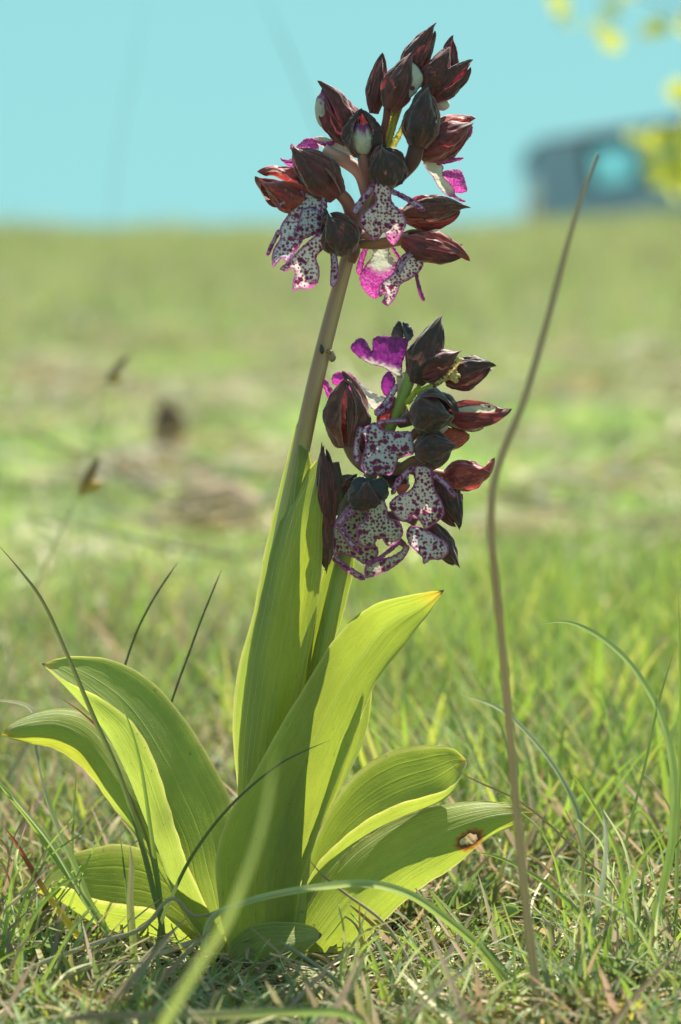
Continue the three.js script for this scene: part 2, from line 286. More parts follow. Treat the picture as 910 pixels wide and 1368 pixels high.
// A petal-like sheet from an outline in grid units, bulging away from its rim. col(x, y, d, n) with d = distance to the rim.
function sheetGeo(outline, base, { z = 0, tilt = [0, 0], puff = 2.2, cap = 9, step = 0.8, col, ruffle = 1.1, arch = 0, smooth = true, frill = 0.9 } = {}) {
  let poly = outline;
  if (smooth) { const c = new THREE.CatmullRomCurve3(outline.map((p) => V(p[0], p[1], 0)), true, 'centripetal'); poly = c.getPoints(outline.length * 6).slice(0, -1).map((p) => [p.x, p.y]); }
  const n = poly.length; let x0 = 1e9, x1 = -1e9, y0 = 1e9, y1 = -1e9;
  for (const [x, y] of poly) { x0 = Math.min(x0, x); x1 = Math.max(x1, x); y0 = Math.min(y0, y); y1 = Math.max(y1, y); }
  const cx = (x0 + x1) / 2, cy = (y0 + y1) / 2;
  const sd = (x, y) => {
    let best = 1e9, inside = false;
    for (let i = 0, j = n - 1; i < n; j = i++) {
      const [ax, ay] = poly[j], [bx, by] = poly[i], ex = bx - ax, ey = by - ay, t = clamp(((x - ax) * ex + (y - ay) * ey) / (ex * ex + ey * ey + 1e-9), 0, 1);
      best = Math.min(best, (x - ax - ex * t) ** 2 + (y - ay - ey * t) ** 2);
      if ((ay > y) !== (by > y) && x < (bx - ax) * (y - ay) / (by - ay) + ax) inside = !inside;
    }
    return (inside ? 1 : -1) * Math.sqrt(best);
  };
  const nx = Math.ceil((x1 - x0) / step) + 2, ny = Math.ceil((y1 - y0) / step) + 2, D = [], pos = [], idx = [], cs = [], ids = new Map();
  for (let j = 0; j <= ny; j++) for (let i = 0; i <= nx; i++) { const x = x0 - step + i * step, y = y0 - step + j * step; D.push(sd(x, y) + frill * (noise(x * 0.33, y * 0.33, z) + 0.5 * noise(x * 0.8, y * 0.8, z))); }
  const add = (x, y, d) => {
    const k = Math.min(cap, Math.max(0, d)), zz = z + (x - cx) * tilt[0] + (y - cy) * tilt[1] + puff * Math.sqrt(k) - arch * ((x - cx) / 10) ** 2 + ruffle * (noise(x * 0.13, y * 0.13, z) + 0.5 * noise(x * 0.3, y * 0.3, z)) * (1.6 - k / cap);
    pos.push(...local(W(x, y, zz), base)); cs.push(...col(x, y, Math.max(0, d))); return pos.length / 3 - 1;
  };
  const vert = (i, j) => { const k = j * (nx + 1) + i; if (!ids.has(k)) ids.set(k, add(x0 - step + i * step, y0 - step + j * step, D[k])); return ids.get(k); };
  const edge = (i0, j0, i1, j1) => {
    const a = j0 * (nx + 1) + i0, b = j1 * (nx + 1) + i1, key = a < b ? `${a}_${b}` : `${b}_${a}`;
    if (!ids.has(key)) { const t = D[a] / (D[a] - D[b]); ids.set(key, add(x0 - step + lerp(i0, i1, t) * step, y0 - step + lerp(j0, j1, t) * step, 0)); }
    return ids.get(key);
  };
  for (let j = 0; j < ny; j++) for (let i = 0; i < nx; i++) {
    const c = [[i, j], [i + 1, j], [i + 1, j + 1], [i, j + 1]], out = [];
    for (let k = 0; k < 4; k++) {
      const [a, b] = [c[k], c[(k + 1) % 4]], da = D[a[1] * (nx + 1) + a[0]], db = D[b[1] * (nx + 1) + b[0]];
      if (da > 0) out.push(vert(...a));
      if ((da > 0) !== (db > 0)) out.push(edge(...a, ...b));
    }
    for (let k = 1; k + 1 < out.length; k++) idx.push(out[0], out[k + 1], out[k]);
  }
  return geom(pos, idx, cs);
}
// Colours of the spotted lip: pale tissue, a violet rim, tufts of dark purple dots.
function hash2(i, j, k) { const s = Math.sin(i * 127.1 + j * 311.7 + k * 74.7) * 43758.5453; return s - Math.floor(s); }
function dots(x, y, size, seed, lo, hi) {
  const gx = Math.floor(x / size), gy = Math.floor(y / size); let best = 9;
  for (let j = -1; j <= 1; j++) for (let i = -1; i <= 1; i++) {
    const a = gx + i, b = gy + j, px = (a + 0.15 + 0.7 * hash2(a, b, seed)) * size, py = (b + 0.15 + 0.7 * hash2(a, b, seed + 9)) * size, r = size * (lo + (hi - lo) * hash2(a, b, seed + 5));
    const wob = 1 + 0.35 * noise(x * 0.5, y * 0.5, seed);
    best = Math.min(best, Math.hypot(x - px, y - py) / (r * wob));
  }
  return best;
}
const WHITE = [0.76, 0.61, 0.58], DARK = [0.17, 0.010, 0.075], VIOLET = [0.32, 0.05, 0.25], MAGENTA = [0.50, 0.03, 0.30];
const lipCol = (seed, { neck, bluish = 0, size = 4.6, rim = 3.2, pale = WHITE, pink } = {}) => (x, y, d) => {
  let c = mixc(pale, [0.50, 0.53, 0.62], bluish);
  const fade = smoothstep(d + 1.6 * noise(x * 0.4, y * 0.4, seed), 0.5, rim + 1.8);
  c = mixc(VIOLET, c, fade);
  if (pink) c = mixc(c, [0.6, 0.10, 0.38], pink[3] * (1 - smoothstep(Math.hypot(x - pink[0], y - pink[1]), pink[2] * 0.4, pink[2])));
  const nearNeck = neck ? 1 - smoothstep(Math.hypot(x - neck[0], y - neck[1]), neck[2] * 0.5, neck[2]) : 0;
  const big = dots(x, y, size * 1.5, seed, 0.14, 0.62), small = dots(x + 31, y, size * 0.95, seed + 3, 0.16, 0.52);
  const bigOn = smoothstep(noise(x * 0.06, y * 0.06, seed + 2) + 0.25, 0.02, 0.12), k = Math.min(nearNeck > 0.4 ? 9 : big + (1 - bigOn) * 5, small + (1 - nearNeck) * (0.25 + 1.2 * Math.max(0, 3.2 - d)));
  if (d > rim * 0.7 || nearNeck > 0.3) c = mixc(DARK, c, smoothstep(k, 0.7, 1.25));
  return c;
};
const magentaCol = (seed, [wx, wy, wr]) => (x, y, d) => {
  const w = 1 - smoothstep(Math.hypot(x - wx, y - wy) + 4 * noise(x * 0.2, y * 0.2, seed), wr * 0.55, wr);
  const vein = smoothstep(Math.abs(noise(x * 0.22, y * 0.22, seed + 4)) , 0.0, 0.16);
  let c = mixc([0.62, 0.30, 0.52], MAGENTA, 0.35 + 0.65 * vein);
  c = mixc(c, [0.60, 0.58, 0.46], w); return mixc([0.30, 0.015, 0.17], c, smoothstep(d, 0, 2.2));
};
const armOutline = (x0, y0, x1, y1, w0, w1, bow = 0) => {
  const dx = x1 - x0, dy = y1 - y0, L = Math.hypot(dx, dy), nx = -dy / L, ny = dx / L, A = [], B = [];
  for (const t of [0, 0.25, 0.5, 0.75, 0.95]) { const w = lerp(w0, w1, t) / 2 * (t > 0.9 ? 0.75 : 1), b = bow * Math.sin(Math.PI * t), x = x0 + dx * t + nx * b, y = y0 + dy * t + ny * b; A.push([x + nx * w, y + ny * w]); B.unshift([x - nx * w, y - ny * w]); }
  return [...A, [x1 + nx * 0 + dx / L, y1 + dy / L], ...B];
};
// Sepals: sectors of a pointed egg about the axis from A to B (grid units).
const TONES = {
  dark: [[0.070, 0.024, 0.022], [0.19, 0.028, 0.036], [0.32, 0.06, 0.06]],
  black: [[0.036, 0.023, 0.021], [0.095, 0.027, 0.030], [0.19, 0.05, 0.05]],
  brown: [[0.10, 0.035, 0.025], [0.21, 0.05, 0.04], [0.34, 0.13, 0.08]],
  red: [[0.20, 0.025, 0.028], [0.48, 0.05, 0.05], [0.58, 0.17, 0.11]],
  wine: [[0.09, 0.016, 0.024], [0.25, 0.025, 0.045], [0.42, 0.06, 0.09]],
};
function sepalGeo(A, B, r, phi, half, base, tone, seed, { open = 0, rScale = 1, cut = 1, start = 0, tipBend = 0, nu = 36, nv = 28 } = {}) {
  const a = V(...A), b = V(...B), ax = b.clone().sub(a), L = ax.length(); ax.normalize();
  let n1 = V(0, 0, 1).addScaledVector(ax, -ax.z); if (n1.length() < 0.2) n1 = V(0, -1, 0).addScaledVector(ax, ax.y); n1.normalize(); const n2 = ax.clone().cross(n1), pos = [], idx = [], cs = [], uv = [], T = TONES[tone];
  for (let i = 0; i <= nu; i++) for (let j = 0; j <= nv; j++) {
    const u = i / nu, v = j / nv * 2 - 1, w = start + (1 - start) * u;
    const prof = (0.42 + 0.58 * Math.sin(Math.min(1, w / 0.45) * Math.PI / 2)) * Math.pow(Math.max(0, 1 - Math.pow(w, 2.8)), 0.64);
    const ang = phi + v * half * (1 - 0.25 * w * w), keel = 1 + 0.17 * Math.pow(1 - Math.abs(v), 2.2) - 0.06 * v * v + 0.014 * Math.cos(v * 15 + seed), wob = 1 + 0.22 * noise(u * 2.6, v * 1.7, seed) + 0.11 * noise(u * 6, v * 5, seed + 2) + 0.03 * noise(u * 15, v * 11, seed + 4);
    const R = r * rScale * (prof * keel * wob + open * w * w * 0.9 + (0.06 + 0.10 * hash2(seed, j > nv / 2 ? 1 : 0, 3)) * Math.abs(v) ** 5 * (0.4 + w));
    const along = L * cut * w * (1 + 0.05 * (1 - Math.abs(v)) * w + 0.04 * noise(v * 3, seed, 4)) - 0.10 * L * w * v * v;
    const dir = n1.clone().multiplyScalar(Math.cos(ang)).addScaledVector(n2, Math.sin(ang)), dc = n1.clone().multiplyScalar(Math.cos(phi)).addScaledVector(n2, Math.sin(phi));
    const p = a.clone().addScaledVector(ax, along).addScaledVector(dir, R).addScaledVector(dc, tipBend * r * Math.pow(w, 4));
    pos.push(...local(W(p.x, p.y, p.z), base)); uv.push(v * 0.5 + 0.5, u * 0.6);
    const streak = 0.5 + 0.5 * noise(u * 2.5, v * 7 + 20, seed), m = noise(u * 3, v * 2.5, seed + 7);
    let c = mixc(T[0], T[1], smoothstep(streak * 0.7 + m * 0.6 + 0.25 * (1 - u), 0.1, 0.9)); c = mixc(c, T[2], smoothstep(1 - u + m * 0.3, 0.72, 1.1) * 0.8);
    c = c.map((k) => k * (0.82 + 0.3 * Math.pow(0.5 + 0.5 * Math.cos(v * 21 + 2 * noise(u * 4, v * 2, seed)), 3))); if (noise(u * 9, v * 7, seed + 30) > 0.3) c = mixc(c, T[2], 0.5); c = mixc(c, [0.11, 0.075, 0.03], 0.24 * smoothstep(noise(u * 4, v * 3, seed + 50), 0.05, 0.4)); if (noise(u * 26, v * 22, seed + 60) > 0.42) c = c.map((q) => q * 0.45); c = mixc(c, T[2].map((k) => k * 1.3 + 0.02), smoothstep(Math.abs(v), 0.9, 1) * 0.7);
    cs.push(...c);
  }
  for (let i = 0; i < nu; i++) for (let j = 0; j < nv; j++) { const q = i * (nv + 1) + j; idx.push(q, q + nv + 1, q + 1, q + 1, q + nv + 1, q + nv + 2); }
  return geom(pos, idx, cs, uv);
}
function hood(parent, base, A, B, r, { tone = 'dark', roll = 0, open = 0, seed = 1, n = 3, half = 1.28, tones, cut = 1, tipBend = 0 } = {}) {
  for (let k = 0; k < n; k++) {
    const phi = roll + k * 2 * Math.PI / n + 0.15 * noise(seed, k * 3.3, 2);
    const B2 = B.map((q, i) => q + (hash2(seed, k, i) - 0.5) * r * (i === 2 ? 0.3 : 0.42));
    mesh('sepal', sepalGeo(A, B2, r * 1.06, phi, half * (3 / n) * (0.82 + 0.24 * hash2(seed, k, 7)), base, tones?.[k] ?? tone, seed * 7.3 + k * 3.1, { open, cut: cut * (1 - 0.05 * k + 0.06 * noise(seed, k, 5)), rScale: 1 - 0.045 * k, tipBend }), M.sepal, parent);
  }
}
function ovary(parent, base, pts, r0, r1, c0, c1) {
  const tw = (s, a) => { const k = 0.5 + 0.5 * Math.cos(a * 3 + s * 5); return mixc(mixc(c0, c1, s).map((q) => q * 1.45), [0.12, 0.03, 0.03], 0.4 * k); };
  mesh('ovary', tubeGeo(pts.map((p) => V(...local(W(...p), base))), (s) => UNIT * 0.8 * lerp(r0, r1, s) * (1 + 0.2 * Math.sin(Math.PI * s)), tw, { n: 20, m: 12 }), M.sepal, parent);
}
const arm = (parent, base, a, seed, z, o = {}) => mesh('lip_lobe', sheetGeo(armOutline(...a), base, { z, puff: 1.8, cap: 5, ruffle: 0.5, col: o.col ?? lipCol(seed, { rim: 1.5, size: 4, pale: [0.46, 0.40, 0.52] }), ...o }), M.petal, parent);
const lip = (parent, base, outline, seed, o, c) => mesh('lip', sheetGeo(outline, base, { col: c ?? lipCol(seed, o), ...o }), M.petal, parent);
// A swollen petal showing inside a half open bud.
function bulb(parent, base, x, y, z, rx, ry, rz, col) {
  const g = new THREE.SphereGeometry(1, 28, 18), p = g.attributes.position, cs = [];
  for (let i = 0; i < p.count; i++) {
    const a = p.getX(i), b = p.getY(i), c = p.getZ(i), k = 1 + 0.05 * noise(a * 2, b * 2, c * 2 + x), X = x + a * rx * k, Y = y - b * ry * k;
    cs.push(...col(X, Y, a, b)); const q = local(W(X, Y, z + c * rz * k), base); p.setXYZ(i, ...q);
  }
  g.setAttribute('color', new THREE.Float32BufferAttribute(cs, 3)); g.computeVertexNormals(); return mesh('petal', g, M.petal, parent);
}
const whiteBud = (seed, tip = 0.35) => (x, y, a, b) => { const k = smoothstep(b + 0.5 * noise(x * 0.25, y * 0.1, seed), tip, tip + 0.4); return mixc([0.62, 0.61, 0.50], [0.22, 0.02, 0.16], Math.max(k * 0.9, 0.95 * (1 - smoothstep(dots(x, y, 6, seed, 0, 0.4), 0.8, 1.1)) * smoothstep(b, -0.4, 0.2))); };

// leaf colours
const LEAF = [0.46, 0.53, 0.04], LEAFB = [0.38, 0.48, 0.085], YEL = [0.66, 0.48, 0.03];
const leafCol = (o = {}) => (s, t, q) => {
  let c = mixc(LEAF, LEAFB, o.blue ?? 0.3);
  c = mixc(c, [0.26, 0.34, 0.03], 0.35 * (0.5 + 0.5 * noise(s * 5, t * 3, 8)));
  if (o.tip !== undefined) c = mixc(YEL, c, smoothstep(s + 0.03 * noise(t * 5, 1, 2), 0.0, o.tip));
  if (o.brown) c = mixc([0.12, 0.035, 0.01], c, smoothstep(s, o.brown * 0.4, o.brown));
  c = mixc(c, [0.34, 0.42, 0.12], smoothstep(s, 0.82, 1) * 0.6);
  c = mixc(c, [0.30, 0.40, 0.10], 0.5 * (1 - smoothstep(Math.abs(t - 0.5), 0, 0.018)));
  return o.more ? o.more(c, s, t, q) : c;
};
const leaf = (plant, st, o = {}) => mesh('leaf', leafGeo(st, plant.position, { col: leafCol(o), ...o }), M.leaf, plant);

// ------------------------------------------------------------------ the tall orchid
const tallO = thing('orchid', W(374, 1308, -20), 'taller orchid with its flower head against the sky on a long bare brown stem', 'orchid');
const shortO = thing('orchid', W(392, 1308, 0), 'shorter orchid in front with its dense flower head just above the broad leaves', 'orchid');
{
  const o = tallO, b = o.position, P = (list) => list.map((p) => V(...local(W(...p), b)));
  const sc = (s, a) => { const side = 0.5 + 0.5 * Math.sin(a * 2 + 1), st = 0.5 + 0.5 * Math.sin(a * 5 + 2 * Math.sin(a)); return mixc(mixc([0.38, 0.42, 0.09], mixc([0.50, 0.34, 0.17], [0.30, 0.13, 0.10], st * 0.8), smoothstep(s, 0.45, 0.68)), [0.30, 0.30, 0.05], smoothstep(s, 0.88, 0.99)); };
  mesh('stem', tubeGeo(P([[374, 1312, -20], [372, 1262, -20], [362, 1060, -20], [362, 900, -20], [375, 740, -18], [398, 622, -14], [424, 500, -10], [446, 412, -8], [466, 340, -6], [490, 262, -6], [516, 190, -6], [530, 150, -6], [545, 110, -6]]), (s) => UNIT * (s < 0.75 ? lerp(19, 10.5, s / 0.75) : lerp(10.5, 5, (s - 0.75) / 0.25)), sc, { n: 90, m: 18 }), M.stem, o);
  // yellowish bracts by the top of the stem
  for (const [x0, y0, x1, y1, w, z] of [[506, 214, 530, 150, 13, 2], [516, 205, 541, 160, 11, 5], [512, 190, 523, 142, 9, 8]])
    mesh('bract', sheetGeo(armOutline(x0, y0, x1, y1, w, w * 0.5, 3), b, { z, puff: 1.6, cap: 5, col: (x, y, d) => mixc([0.30, 0.25, 0.05], [0.48, 0.42, 0.07], smoothstep(d, 0, 3)) }), M.petal, o);
  let f;
  // buds of the tip
  const bud = (A, B, r, opt) => { f = sub('bud', o); hood(f, b, A, B, r, opt); return f; };
  bud([541, 100, -4], [583, 35, -2], 17, { seed: 1, roll: 0.4, tipBend: 0.1 });
  bud([597, 104, -26], [604, 52, -28], 12, { seed: 2, roll: 1.1, tone: 'wine' });
  bud([500, 152, -12], [510, 72, -10], 13.5, { seed: 3, roll: 2.0, tone: 'dark' });
  bud([571, 124, 4], [598, 62, 4], 18, { seed: 4, roll: 0.2, tone: 'dark' });
  bud([579, 132, 0], [630, 85, 4], 15.5, { seed: 5, roll: 0.9, tones: ['dark', 'wine', 'dark'] });
  bulb(f, b, 591, 140, -6, 10, 8, 8, () => [0.55, 0.50, 0.42]);
  bud([520, 146, 16], [551, 70, 12], 21, { seed: 6, roll: 0.2, tones: ['dark', 'dark', 'wine'] });
  mesh('petal', sheetGeo([[543, 80], [555, 86], [563, 96], [566, 106], [561, 117], [553, 127], [545, 134], [541, 120], [540, 98]], b, { z: 14, puff: 3.6, cap: 12, col: (x, y, d) => mixc([0.16, 0.04, 0.12], mixc([0.60, 0.60, 0.50], [0.20, 0.015, 0.12], Math.max(0.9 * (1 - smoothstep(Math.hypot((x - 548) / 4, (y - 105) / 7), 0.5, 1.2)), 1 - smoothstep(Math.hypot(x - 551, y - 118), 2, 5))), smoothstep(d, 0.2, 1.8)) }), M.petal, f);
  ovary(f, b, [[513, 202, 6], [512, 178, 10], [516, 160, 13], [518, 140, 12]], 4, 6, [0.16, 0.05, 0.04], [0.20, 0.05, 0.05]);
  bud([557, 196, 26], [573, 118, 20], 26, { seed: 7, roll: 0.1, tones: ['black', 'dark', 'brown'], n: 3 });
  ovary(f, b, [[522, 246, 2], [540, 228, 14], [552, 212, 22], [557, 192, 25]], 9, 13, [0.13, 0.05, 0.035], [0.08, 0.03, 0.025]);
  // right flower with a magenta lip
  f = sub('flower', o);
  hood(f, b, [560, 206, 4], [634, 161, 2], 27, { seed: 8, roll: 0.1, tones: ['wine', 'red', 'wine'], open: 0.05 });
  lip(f, b, [[566, 216], [580, 214], [592, 222], [592, 234], [606, 250], [607, 262], [598, 262], [586, 250], [578, 236], [570, 226]], 4, { z: -8, tilt: [0.2, 0] }, magentaCol(2, [582, 236, 40]));
  mesh('lip_lobe', sheetGeo([[590, 231], [604, 226], [616, 228], [622, 243], [624, 255], [616, 258], [604, 256], [598, 246]], b, { z: -8, col: magentaCol(5, [588, 246, 13]) }), M.petal, f);
  arm(f, b, [603, 258, 621, 269, 5, 4, 2], 3, -6, { col: magentaCol(1, [610, 266, 4]) });
  arm(f, b, [584, 216, 619, 211, 9, 4, 1], 3, -2, { col: magentaCol(7, [570, 216, 6]) });
  mesh('petal', sheetGeo([[622, 172], [630, 166], [631, 178], [626, 184], [621, 181]], b, { z: -4, col: magentaCol(7, [600, 170, 6]) }), M.petal, f);
  // upper left flower
  f = sub('flower', o);
  hood(f, b, [470, 190, -10], [429, 110, -8], 25, { seed: 9, roll: -0.9, tones: ['wine', 'wine', 'dark'], half: 1.15 });
  bulb(f, b, 434, 146, -6, 13.5, 25, 12, (x, y, a, bb) => mixc([0.58, 0.54, 0.46], [0.26, 0.03, 0.20], smoothstep(a * 0.5 + bb * 0.6 + 0.6 * noise(x * 0.25, y * 0.25, 3), -0.15, 0.35)));
  ovary(f, b, [[488, 262, -4], [480, 232, -6], [462, 216, -8], [446, 208, -8], [432, 200, -8]], 7, 11, [0.36, 0.18, 0.15], [0.50, 0.36, 0.30]);
  lip(f, b, [[470, 214], [448, 207], [430, 196], [418, 188], [424, 182], [442, 186], [462, 194], [476, 204]], 6, { z: -14 }, () => [0.56, 0.44, 0.38]);
  lip(f, b, [[374, 211], [384, 213], [394, 208], [388, 199], [389, 192], [396, 195], [402, 190], [410, 184], [420, 186], [426, 195], [424, 203], [412, 208], [404, 213], [396, 222], [384, 221]], 5, { z: -12, tilt: [-0.1, 0] }, magentaCol(3, [428, 206, 12]));
  arm(f, b, [446, 192, 416, 185, 8, 3, -3], 3, -10, { col: magentaCol(8, [460, 190, 4]) });
  // front flower still closing over a white lip
  f = sub('flower', o);
  ovary(f, b, [[492, 252, 2], [490, 234, 8], [487, 218, 14], [485, 204, 18]], 7, 10, [0.30, 0.14, 0.12], [0.36, 0.16, 0.14]);
  mesh('sepal', sepalGeo([485, 210, 12], [484, 146, 20], 25, -1.45, 0.95, b, 'black', 31, { cut: 0.95 }), M.sepal, f);
  mesh('sepal', sepalGeo([485, 210, 12], [484, 146, 20], 25, 1.45, 0.95, b, 'black', 33, { cut: 0.97 }), M.sepal, f);
  mesh('sepal', sepalGeo([485, 210, 6], [484, 148, 8], 23, 3.14, 1.3, b, 'wine', 35), M.sepal, f);
  mesh('petal', sheetGeo([[466, 184], [470, 173], [477, 165], [484, 167], [492, 165], [499, 173], [503, 185], [500, 199], [491, 207], [478, 206], [470, 199]], b, { z: 20, puff: 4.5, cap: 14, col: (x, y, d) => { const k = smoothstep(182 - y + 9 * noise(x * 0.3, y * 0.06, 3) - 0.3 * Math.abs(x - 484), -4, 10); return mixc([0.10, 0.01, 0.05], mixc([0.62, 0.60, 0.48], [0.24, 0.015, 0.15], k), smoothstep(d + noise(x * 0.4, y * 0.4, 1), 0.3, 2.6)); } }), M.petal, f);
  // left flowers
  f = sub('flower', o);
  ovary(f, b, [[472, 318, 0], [470, 290, 4], [464, 270, 8], [452, 256, 10]], 8, 10, [0.22, 0.10, 0.06], [0.30, 0.13, 0.09]);
  hood(f, b, [452, 262, 8], [398, 200, 14], 27, { seed: 10, roll: 0.5, tones: ['dark', 'brown', 'brown'], open: 0.03 });
  f = sub('flower', o);
  ovary(f, b, [[460, 322, -6], [440, 300, -8], [425, 280, -6], [408, 268, -2]], 7, 9, [0.24, 0.1, 0.07], [0.34, 0.12, 0.09]);
  hood(f, b, [412, 268, -2], [342, 236, 0], 27, { seed: 11, roll: 2.4, tones: ['dark', 'red', 'red'], open: 0.06 });
  lip(f, b, [[405, 256], [418, 253], [431, 259], [434, 274], [431, 292], [430, 308], [420, 314], [408, 317], [402, 327], [394, 338], [382, 350], [377, 345], [372, 350], [365, 358], [363, 348], [365, 334], [374, 318], [374, 305], [386, 284], [396, 265]], 21, { z: 12, tilt: [0.1, 0.12], neck: [416, 262, 34], bluish: 0.8, puff: 2.8, size: 5 });
  arm(f, b, [406, 257, 371, 276, 7, 8, 2], 22, 16, { col: lipCol(22, { bluish: 1, rim: 2.5, pale: [0.3, 0.25, 0.42], size: 9 }) });
  arm(f, b, [374, 308, 357, 342, 6, 6, 1], 23, 10); arm(f, b, [432, 262, 426, 292, 8, 9, -4], 24, 18);
  mesh('lip_lobe', sheetGeo([[403, 280], [418, 276], [430, 285], [430, 308], [416, 316], [394, 321], [391, 312], [398, 298]], b, { z: 19, col: lipCol(25, { bluish: 0.9, neck: [414, 272, 24] }) }), M.petal, f);
  f = sub('flower', o);
  ovary(f, b, [[470, 350, 2], [474, 334, 8], [468, 322, 12], [460, 318, 14]], 7, 9, [0.2, 0.1, 0.06], [0.16, 0.07, 0.05]);
  hood(f, b, [466, 336, 14], [440, 284, 34], 27, { seed: 12, roll: 0.2, tones: ['black', 'black', 'dark'], cut: 1.0 });
  lip(f, b, [[430, 309], [443, 311], [447, 329], [432, 334], [423, 344], [427, 359], [425, 377], [414, 386], [399, 386], [392, 390], [391, 379], [394, 364], [391, 359], [380, 363], [374, 359], [386, 348], [399, 334], [412, 322]], 26, { z: 24, tilt: [0.1, 0], neck: [428, 322, 42], pink: [420, 384, 14, 0.9], size: 5 });
  arm(f, b, [443, 326, 445, 383, 9, 11, -3], 27, 26);
  // centre flower
  f = sub('flower', o);
  ovary(f, b, [[494, 292, 2], [502, 270, 8], [514, 250, 14], [518, 232, 20]], 8, 10, [0.2, 0.12, 0.05], [0.16, 0.07, 0.05]);
  hood(f, b, [522, 246, 12], [511, 194, 46], 28, { seed: 13, roll: 0.0, tones: ['black', 'dark', 'black'], cut: 0.98 });
  mesh('petal', sheetGeo([[522, 226], [536, 228], [541, 238], [536, 247], [526, 246], [519, 238]], b, { z: 36, col: (x, y, d) => mixc([0.02, 0.01, 0.012], [0.10, 0.02, 0.025], smoothstep(d, 0, 4)) }), M.sepal, f);
  bulb(f, b, 508, 240, 34, 9, 9, 7, (x, y) => mixc([0.30, 0.24, 0.10], [0.10, 0.02, 0.02], smoothstep(noise(x * 0.4, y * 0.4, 1), -0.1, 0.2)));
  lip(f, b, [[500, 244], [518, 244], [523, 253], [524, 269], [538, 284], [543, 299], [536, 314], [526, 327], [518, 320], [513, 311], [506, 319], [497, 320], [490, 312], [481, 300], [482, 289], [491, 279], [500, 272], [501, 263], [498, 254]], 28, { z: 40, neck: [511, 256, 34], puff: 2.4, pink: [526, 318, 12, 0.8], size: 4.8 });
  arm(f, b, [501, 247, 472, 286, 8, 11, 1], 29, 36); arm(f, b, [522, 255, 567, 281, 6, 9, -2], 30, 40);
  // the pale and magenta lip seen from behind
  f = sub('flower', o);
  ovary(f, b, [[478, 318, -4], [486, 314, -10], [498, 316, -14], [506, 324, -16]], 7, 7, [0.24, 0.14, 0.08], [0.4, 0.3, 0.2]);
  lip(f, b, [[496, 320], [518, 320], [521, 338], [530, 352], [528, 364], [519, 372], [512, 384], [502, 399], [492, 394], [482, 380], [481, 366], [490, 352], [498, 340]], 31, { z: -16, puff: 2 }, magentaCol(9, [509, 344, 24]));
  arm(f, b, [492, 325, 479, 366, 6, 10, 2], 32, -14, { col: magentaCol(10, [500, 320, 4]) }); arm(f, b, [520, 324, 536, 348, 4, 5, 0], 33, -14, { col: magentaCol(11, [500, 320, 4]) });
  // right flowers
  f = sub('flower', o);
  ovary(f, b, [[484, 296, -4], [510, 292, -10], [530, 286, -12], [546, 284, -12]], 7, 9, [0.24, 0.12, 0.06], [0.4, 0.22, 0.16]);
  hood(f, b, [540, 288, -10], [622, 281, -8], 23, { seed: 14, roll: 0.5, tones: ['brown', 'wine', 'red'], tipBend: 0.1 });
  f = sub('flower', o);
  ovary(f, b, [[478, 326, 0], [506, 326, 2], [526, 322, 8], [546, 318, 12]], 7, 9, [0.24, 0.14, 0.06], [0.34, 0.2, 0.12]);
  mesh('sepal', sepalGeo([538, 318, 12], [618, 338, 12], 25, -1.05, 1.3, b, 'wine', 51), M.sepal, f);
  mesh('sepal', sepalGeo([538, 318, 12], [614, 326, 4], 23, -2.6, 1.3, b, 'brown', 53), M.sepal, f);
  mesh('sepal', sepalGeo([542, 326, 8], [624, 348, 10], 25, 1.2, 1.2, b, 'red', 55), M.sepal, f);
  lip(f, b, [[544, 336], [554, 335], [566, 352], [560, 364], [548, 373], [536, 380], [528, 398], [518, 409], [511, 404], [515, 392], [507, 397], [508, 379], [525, 364], [530, 350]], 34, { z: 20, neck: [545, 352, 34], size: 4.6 });
  arm(f, b, [551, 338, 531, 368, 8, 9, 3], 35, 25); arm(f, b, [556, 366, 566, 402, 4, 7, 1], 36, 16, { col: () => [0.22, 0.03, 0.14] });
  // a dark seed-like spot and a small insect are things of their own, further down
  // leaves of the tall orchid: far edge, midrib, near edge
  leaf(o, [[[57, 886, 14], [56, 887, 14], [57, 888, 14]], [[95, 877, -26], [75, 903, 6], [92, 912, 22]], [[150, 882, -60], [106, 936, 2], [136, 933, 12]], [[205, 912, -80], [140, 976, 0], [178, 966, 16]], [[255, 972, -84], [170, 1032, 0], [205, 1012, 18]], [[290, 1030, -74], [195, 1092, 0], [223, 1066, 18]], [[312, 1080, -54], [217, 1142, 2], [238, 1116, 30]], [[322, 1150, -14], [238, 1202, 4], [258, 1172, 22]], [[325, 1250, 0], [285, 1270, 8], [300, 1255, 14]]], { blue: 0.8, tip: 0.10, brown: 0.025, nu: 130, nv: 36, vee: 0.2 });
  leaf(o, [[[2, 979, -40], [2, 981, -40], [3, 983, -40]], [[30, 957, -56], [26, 974, -38], [36, 993, -40]], [[85, 945, -58], [75, 970, -30], [72, 1001, -38]], [[132, 958, -60], [116, 992, -26], [112, 1028, -34]], [[178, 1008, -60], [155, 1042, -20], [148, 1074, -28]], [[222, 1076, -40], [200, 1098, -14], [186, 1124, -10]], [[258, 1150, -26], [236, 1166, -10], [222, 1180, -6]], [[300, 1255, -6], [285, 1262, -6], [270, 1262, 0]]], { blue: 0.5, tip: 0.14, more: (c, s, t) => mixc(c, [0.42, 0.43, 0.03], smoothstep(t + 0.05 * noise(s * 6, 1, 1), 0.62, 0.8) * (1 - smoothstep(s, 0.35, 0.6)) * 0.8) });
